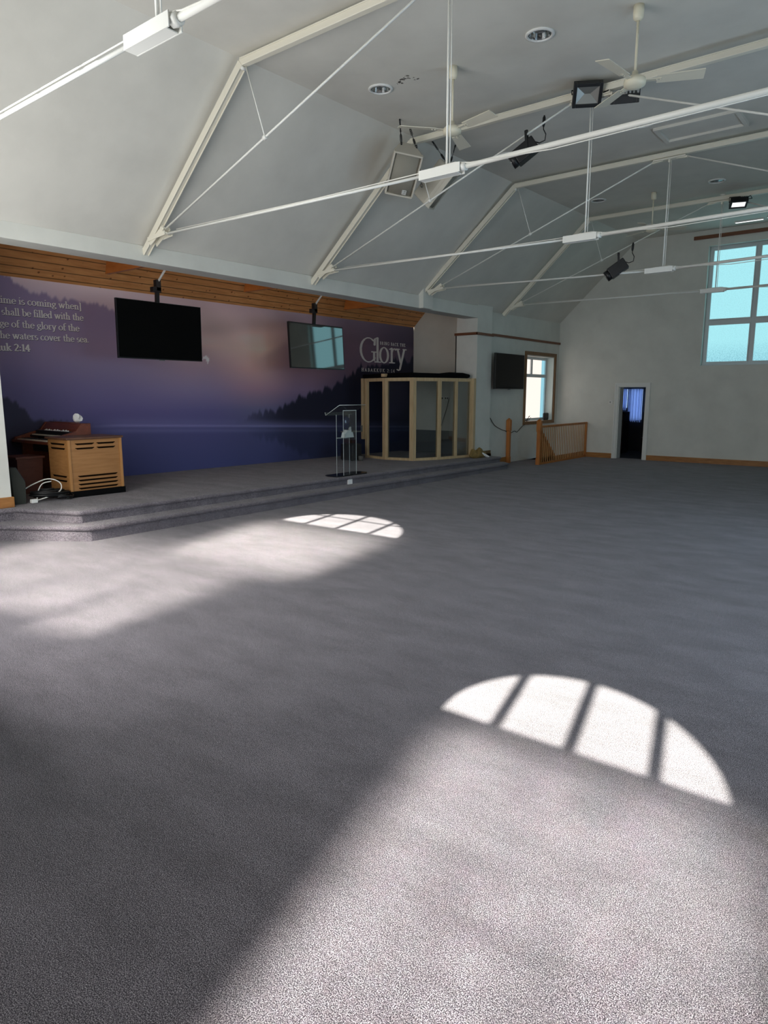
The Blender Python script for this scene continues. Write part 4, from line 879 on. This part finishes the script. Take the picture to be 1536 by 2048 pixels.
# cables in front of the cabinet
def coil(c, r, turns, th, seed, zz):
    rnd = random.Random(seed); pts = []
    for i in range(turns*14+1):
        a = i/14*2*math.pi; rr = r*(1+.18*math.sin(a*.37+seed)+rnd.uniform(-.04, .04)); pts.append((c[0]+rr*math.cos(a)*.8, c[1]+rr*math.sin(a), zz+th+.012*(i/14)+abs(math.sin(a*.5+seed))*.04))
    return pts
z0 = zs(4.2); b = MB((-8.95, 4.28, z0)); b.tube(coil((-9.02, 4.30), .21, 6, .012, 2, z0), .013, 6); b.tube(coil((-9.05, 4.32), .15, 6, .012, 5, z0+.03), .011, 6); b.tube(coil((-8.92, 4.42), .12, 3, .012, 9, z0), .010, 6)
tag(b.build('coiled_cable', RUBBER), 'heap of coiled black cable before the oak speaker cabinet', 'cable')
t = thing('extension_lead', 'white extension lead looped upright over the coiled black cable', 'extension lead', (-9.0, 4.2, z0))
def cr(pts, n=6):
    out = []; P = [Vector(p) for p in pts]; P = [P[0]]+P+[P[-1]]
    for i in range(1, len(P)-2):
        for k in range(n):
            u = k/n; a, b_, c, d = P[i-1:i+3]; out.append(.5*((2*b_)+(c-a)*u+(2*a-5*b_+4*c-d)*u*u+(3*b_-a-3*c+d)*u**3))
    return out+[P[-2]]
b = MB((-9.0, 4.2, z0)); q = z0
b.tube(cr([(-9.05, 3.9, q+.02), (-9.15, 4.02, q+.14), (-9.1, 4.2, q+.24), (-8.98, 4.30, q+.28), (-8.92, 4.40, q+.22), (-8.90, 4.38, q+.12), (-8.88, 4.20, q+.06), (-8.88, 4.05, q+.03)]), .008, 6)
b.tube(cr([(-8.95, 4.30, q+.25), (-9.0, 4.20, q+.22), (-9.02, 4.14, q+.1), (-8.95, 4.1, q+.03)]), .007, 6); b.build('cable', WCABLE, t)
b = MB((-9.0, 4.2, z0)); b.box((-8.90, 3.98, q+.005), (-8.84, 4.06, q+.055)); b.build('plug', WHITE, t, .008)

# ------------------------------------------------------------------ far corner: bag, newels, balustrade, sill things
z0 = zs(14.2); o = (-8.1, 14.1, z0); t = thing('cloth_bag', 'crumpled tan bag with white paper lying at the column foot', 'bag', o)
bm = bmesh.new(); bmesh.ops.create_icosphere(bm, subdivisions=3, radius=1); rnd = random.Random(11)
b = MB(o); b.add([(-8.08+v.co.x*.11, 13.72+v.co.y*.24+.08*math.sin(v.co.x*3), z0+max(0, (v.co.z*.10+.09)*(1+.3*math.sin(v.co.y*6+v.co.x*4))*rnd.uniform(.85, 1.1))) for v in bm.verts], [[v.index for v in f.verts] for f in bm.faces]); bm.free(); b.build('body', BAG, t)
b = MB(o); b.hexa([(-8.0, 13.74, z0+.10), (-7.98, 13.78, z0+.10), (-7.93, 13.98, z0+.01), (-7.97, 13.94, z0+.01), (-8.0, 13.74, z0+.13), (-7.98, 13.79, z0+.13), (-7.92, 14.0, z0+.03), (-7.96, 13.95, z0+.03)]); b.build('paper', PAPER, t)
b = MB((-8.12, 14.1, z0)); b.box((-8.2, 13.75, z0-.05), (-8.172, 14.48, z0+.13)); b.box((-8.2, 14.3, z0-.05), (-8.172, 14.5, z0+.06)); struct(b.build('baseboard_column', wood('dull skirting', S(104, 82, 50), S(124, 100, 64), (2, 2, 12))))

def newel(x, y, label):
    t = thing('newel_post', label, 'newel post', (x, y, 0), 'square pine newel posts'); h = .05; o = (x, y, 0)
    b = MB(o); b.box((x-h, y-h, 0), (x+h, y+h, .16)); b.box((x-h*.86, y-h*.86, .16), (x+h*.86, y+h*.86, .80)); b.build('shaft', NEWEL, t, .006)
    b = MB(o); b.box((x-h*1.1, y-h*1.1, .80), (x+h*1.1, y+h*1.1, 1.07)); b.build('head', NEWEL, t, .012)
    b = MB(o); b.add([(x-h, y-h, 1.07), (x+h, y-h, 1.07), (x+h, y+h, 1.07), (x-h, y+h, 1.07), (x, y, 1.125)], [(0, 1, 4), (1, 2, 4), (2, 3, 4), (3, 0, 4)]); b.build('cap', NEWEL, t)
newel(-8.245, 15.5, 'pine newel post standing against the stair wall, below the television'); newel(-7.42, 15.5, 'pine newel post at the start of the balustrade')
t = thing('balustrade', 'pine balustrade of slim spindles round the stair opening', 'balustrade', (-7.40, 17, 0)); o = (-7.40, 17, 0)
b = MB(o); b.box((-7.43, 15.54, .90), (-7.37, 18.39, .955)); b.build('handrail', NEWEL, t, .01)
b = MB(o); b.box((-7.42, 15.54, 0), (-7.38, 18.38, .05)); b.build('base_rail', NEWEL, t)
b = MB(o); b.box((-7.47, 15.54, -.2), (-7.445, 18.39, .15)); b.build('apron_board', NEWEL, t)
b = MB(o); b.box((-7.425, 18.34, 0), (-7.375, 18.4, .93)); b.build('end_post', NEWEL, t)
b = MB(o); b.prism([(15.56, 0), (16.5, 0), (16.5, .12), (15.62, .84), (15.56, .88)], lambda u, v, d: (d, u, v), -7.47, -7.445); b.bar((-7.455, 15.58, .89), (-7.455, 16.55, .10), .05, .05); b.build('stair_string', NEWEL, t)
sp0 = None
for i in range(25):
    y = 15.66+i*.109
    if sp0 is None:
        b = MB(); b.box((-.009, -.009, .05), (.009, .009, .9)); sp0 = b.build('spindle', wood('pale spindle', S(186, 136, 88), S(206, 160, 110), (9, 9, 1)), t); sp0.location = (0, y-17, 0)
    else:
        c = sp0.copy(); COL.objects.link(c); c.location = (0, y-17, 0)
b = MB((-8.29, 15.5, .9)); b.tube(cr([(-8.285, 14.55, 1.20), (-8.285, 14.83, .97), (-8.285, 15.17, .85), (-8.285, 15.4, .80), (-8.285, 15.61, .73), (-8.285, 15.88, .78), (-8.285, 16.02, .75), (-8.285, 16.28, .88), (-8.262, 16.4, .93)]), .008, 6)
tag(b.build('wall_cable', RUBBER), 'black cable sagging along the stair wall towards the window', 'cable')
o = (-8.38, 17.9, 1.002); t = thing('desk_radio', 'square black radio standing on the small window sill', 'radio', o)
b = MB(o); b.box((-8.41, 17.73, 1.002), (-8.35, 18.02, 1.20)); b.build('case', BLACK, t, .03)
b = MB(o); b.tube([(-8.352, 17.875, 1.10), (-8.345, 17.875, 1.10)], .02, 12); b.build('dial', mat('grey dial', S(70, 70, 72), .4), t)
t = thing('dried_flowers', 'small tangle of dark dried flowers on the window sill', 'dried flowers', (-8.38, 16.72, 1.002)); b = MB((-8.38, 16.72, 1.002)); rnd = random.Random(4)
for k in range(9): b.tube([(-8.38, 16.72, 1.004), (-8.38+rnd.uniform(-.05, .05), 16.72+rnd.uniform(-.1, .1), 1.03), (-8.38+rnd.uniform(-.08, .08), 16.72+rnd.uniform(-.16, .16), 1.02+rnd.random()*.14)], .006, 5)
b.build('stems', mat('dark stems', S(40, 26, 22), .8), t)
t = thing('light_switch', 'white light switch on the end wall beside the doorway', 'light switch', (-6.76, YE, 1.49)); b = MB((-6.76, YE, 1.49)); b.box((-6.81, YE-.02, 1.445), (-6.71, YE, 1.545)); b.build('plate', WHITE, t, .004)
b = MB((-6.76, YE, 1.49)); b.box((-6.785, YE-.028, 1.475), (-6.755, YE-.018, 1.52)); b.build('rocker', mat('grey rocker', S(150, 152, 150), .4), t)

# ------------------------------------------------------------------ store room things seen through the doorway
b = MB(); b.box((-7.55, 21.17, 1.3), (-7.28, 21.19, 1.86)); b.box((-7.17, 21.17, .95), (-6.83, 21.19, 1.86)); struct(b.build('window_7', NETBACK))
CURT = mat('net curtain', S(200, 206, 226), .9); cn, clk, cb = nodes(CURT); tr = cn.new('ShaderNodeBsdfTranslucent'); tr.inputs[0].default_value = (.7, .78, .95, 1); mx = cn.new('ShaderNodeMixShader'); mx.inputs[0].default_value = .75
clk.new(cb.outputs[0], mx.inputs[1]); clk.new(tr.outputs[0], mx.inputs[2]); clk.new(mx.outputs[0], cn['Material Output'].inputs[0])
for x0, x1, z0, lab in ((-7.58, -7.25, 1.25, 'small panel of net curtain in the store room, beside the wide one'), (-7.21, -6.79, .90, 'wide net curtain glowing blue in the store room window')):
    b = MB(((x0+x1)/2, 21.05, 1.9)); n = 60
    for i in range(n+1):
        x = x0+(x1-x0)*i/n; y = 21.08+.035*math.sin(i*1.35)+.015*math.sin(i*.5)
        b.v += [Vector((x, y, z0+.03*math.sin(i*.7))), Vector((x, y, 1.865))]
    for i in range(n): b.f.append([2*i, 2*i+2, 2*i+3, 2*i+1]); b.m.append(0); b.sm.append(True)
    tag(b.build('net_curtain', CURT), lab, 'curtain', 'net curtains in the store room')
t = thing('shelving_unit', 'dark cluttered shelving unit inside the store room doorway', 'shelving', (-6.15, 20.6, 0)); o = (-6.15, 20.6, 0)
for z in (.05, .45, .78, 1.05): b = MB(o); b.box((-6.55, 20.45, z), (-5.5, 20.75, z+.025)); b.build('shelf', SHELFD if z != .45 else mat('grey shelf edge', S(96, 100, 104), .6), t)
for x in (-6.55, -5.52): b = MB(o); b.box((x, 20.45, 0), (x+.03, 20.75, 1.2)); b.build('upright', SHELFD, t)
t2 = thing('tall_cupboard', 'tall black cupboard just inside the store room', 'cupboard', (-6.95, 20.3, 0)); b = MB((-6.95, 20.3, 0)); b.box((-7.5, 20.1, 0), (-6.98, 20.6, 1.2)); b.build('body', SHELFD, t2)
b = MB((-6.95, 20.3, 0)); b.box((-7.0, 20.08, .1), (-6.985, 20.1, 1.15)); b.build('door_edge', mat('worn edge', S(90, 70, 54), .6), t2)
rnd = random.Random(9)
for k, (x, z, w, h, c, nm, lab) in enumerate([(-6.30, 1.075, .25, .12, (40, 48, 56), 'storage_box', 'dim blue-grey box on the topmost store room shelf'), (-5.95, .805, .3, .16, (46, 54, 64), 'storage_box', 'dim slate box on the middle store room shelf'),
   (-6.32, .475, .34, .1, (92, 96, 98), 'paper_stack', 'pale stack of papers on the lower store room shelf')]):
    b = MB((x, 20.5, z)); b.box((x-w/2, 20.42, z), (x+w/2, 20.66, z+h)); tag(b.build(nm, mat('box%d' % k, S(*c), .8), bev=.01), lab, nm.replace('_', ' '))
bm = bmesh.new(); bmesh.ops.create_icosphere(bm, subdivisions=2, radius=1); b = MB((-6.0, 20.2, 0)); b.add([(-6.03+v.co.x*.09, 20.1+v.co.y*.08, .25+v.co.z*.17*rnd.uniform(.8, 1.1)) for v in bm.verts], [[v.index for v in f.verts] for f in bm.faces]); bm.free()
b.box((-6.12, 20.02, 0), (-5.94, 20.18, .1)); tag(b.build('cloth_bundle', mat('off white cloth', S(206, 200, 186), .9)), 'off-white cloth bundle low in the store room doorway', 'bundle')
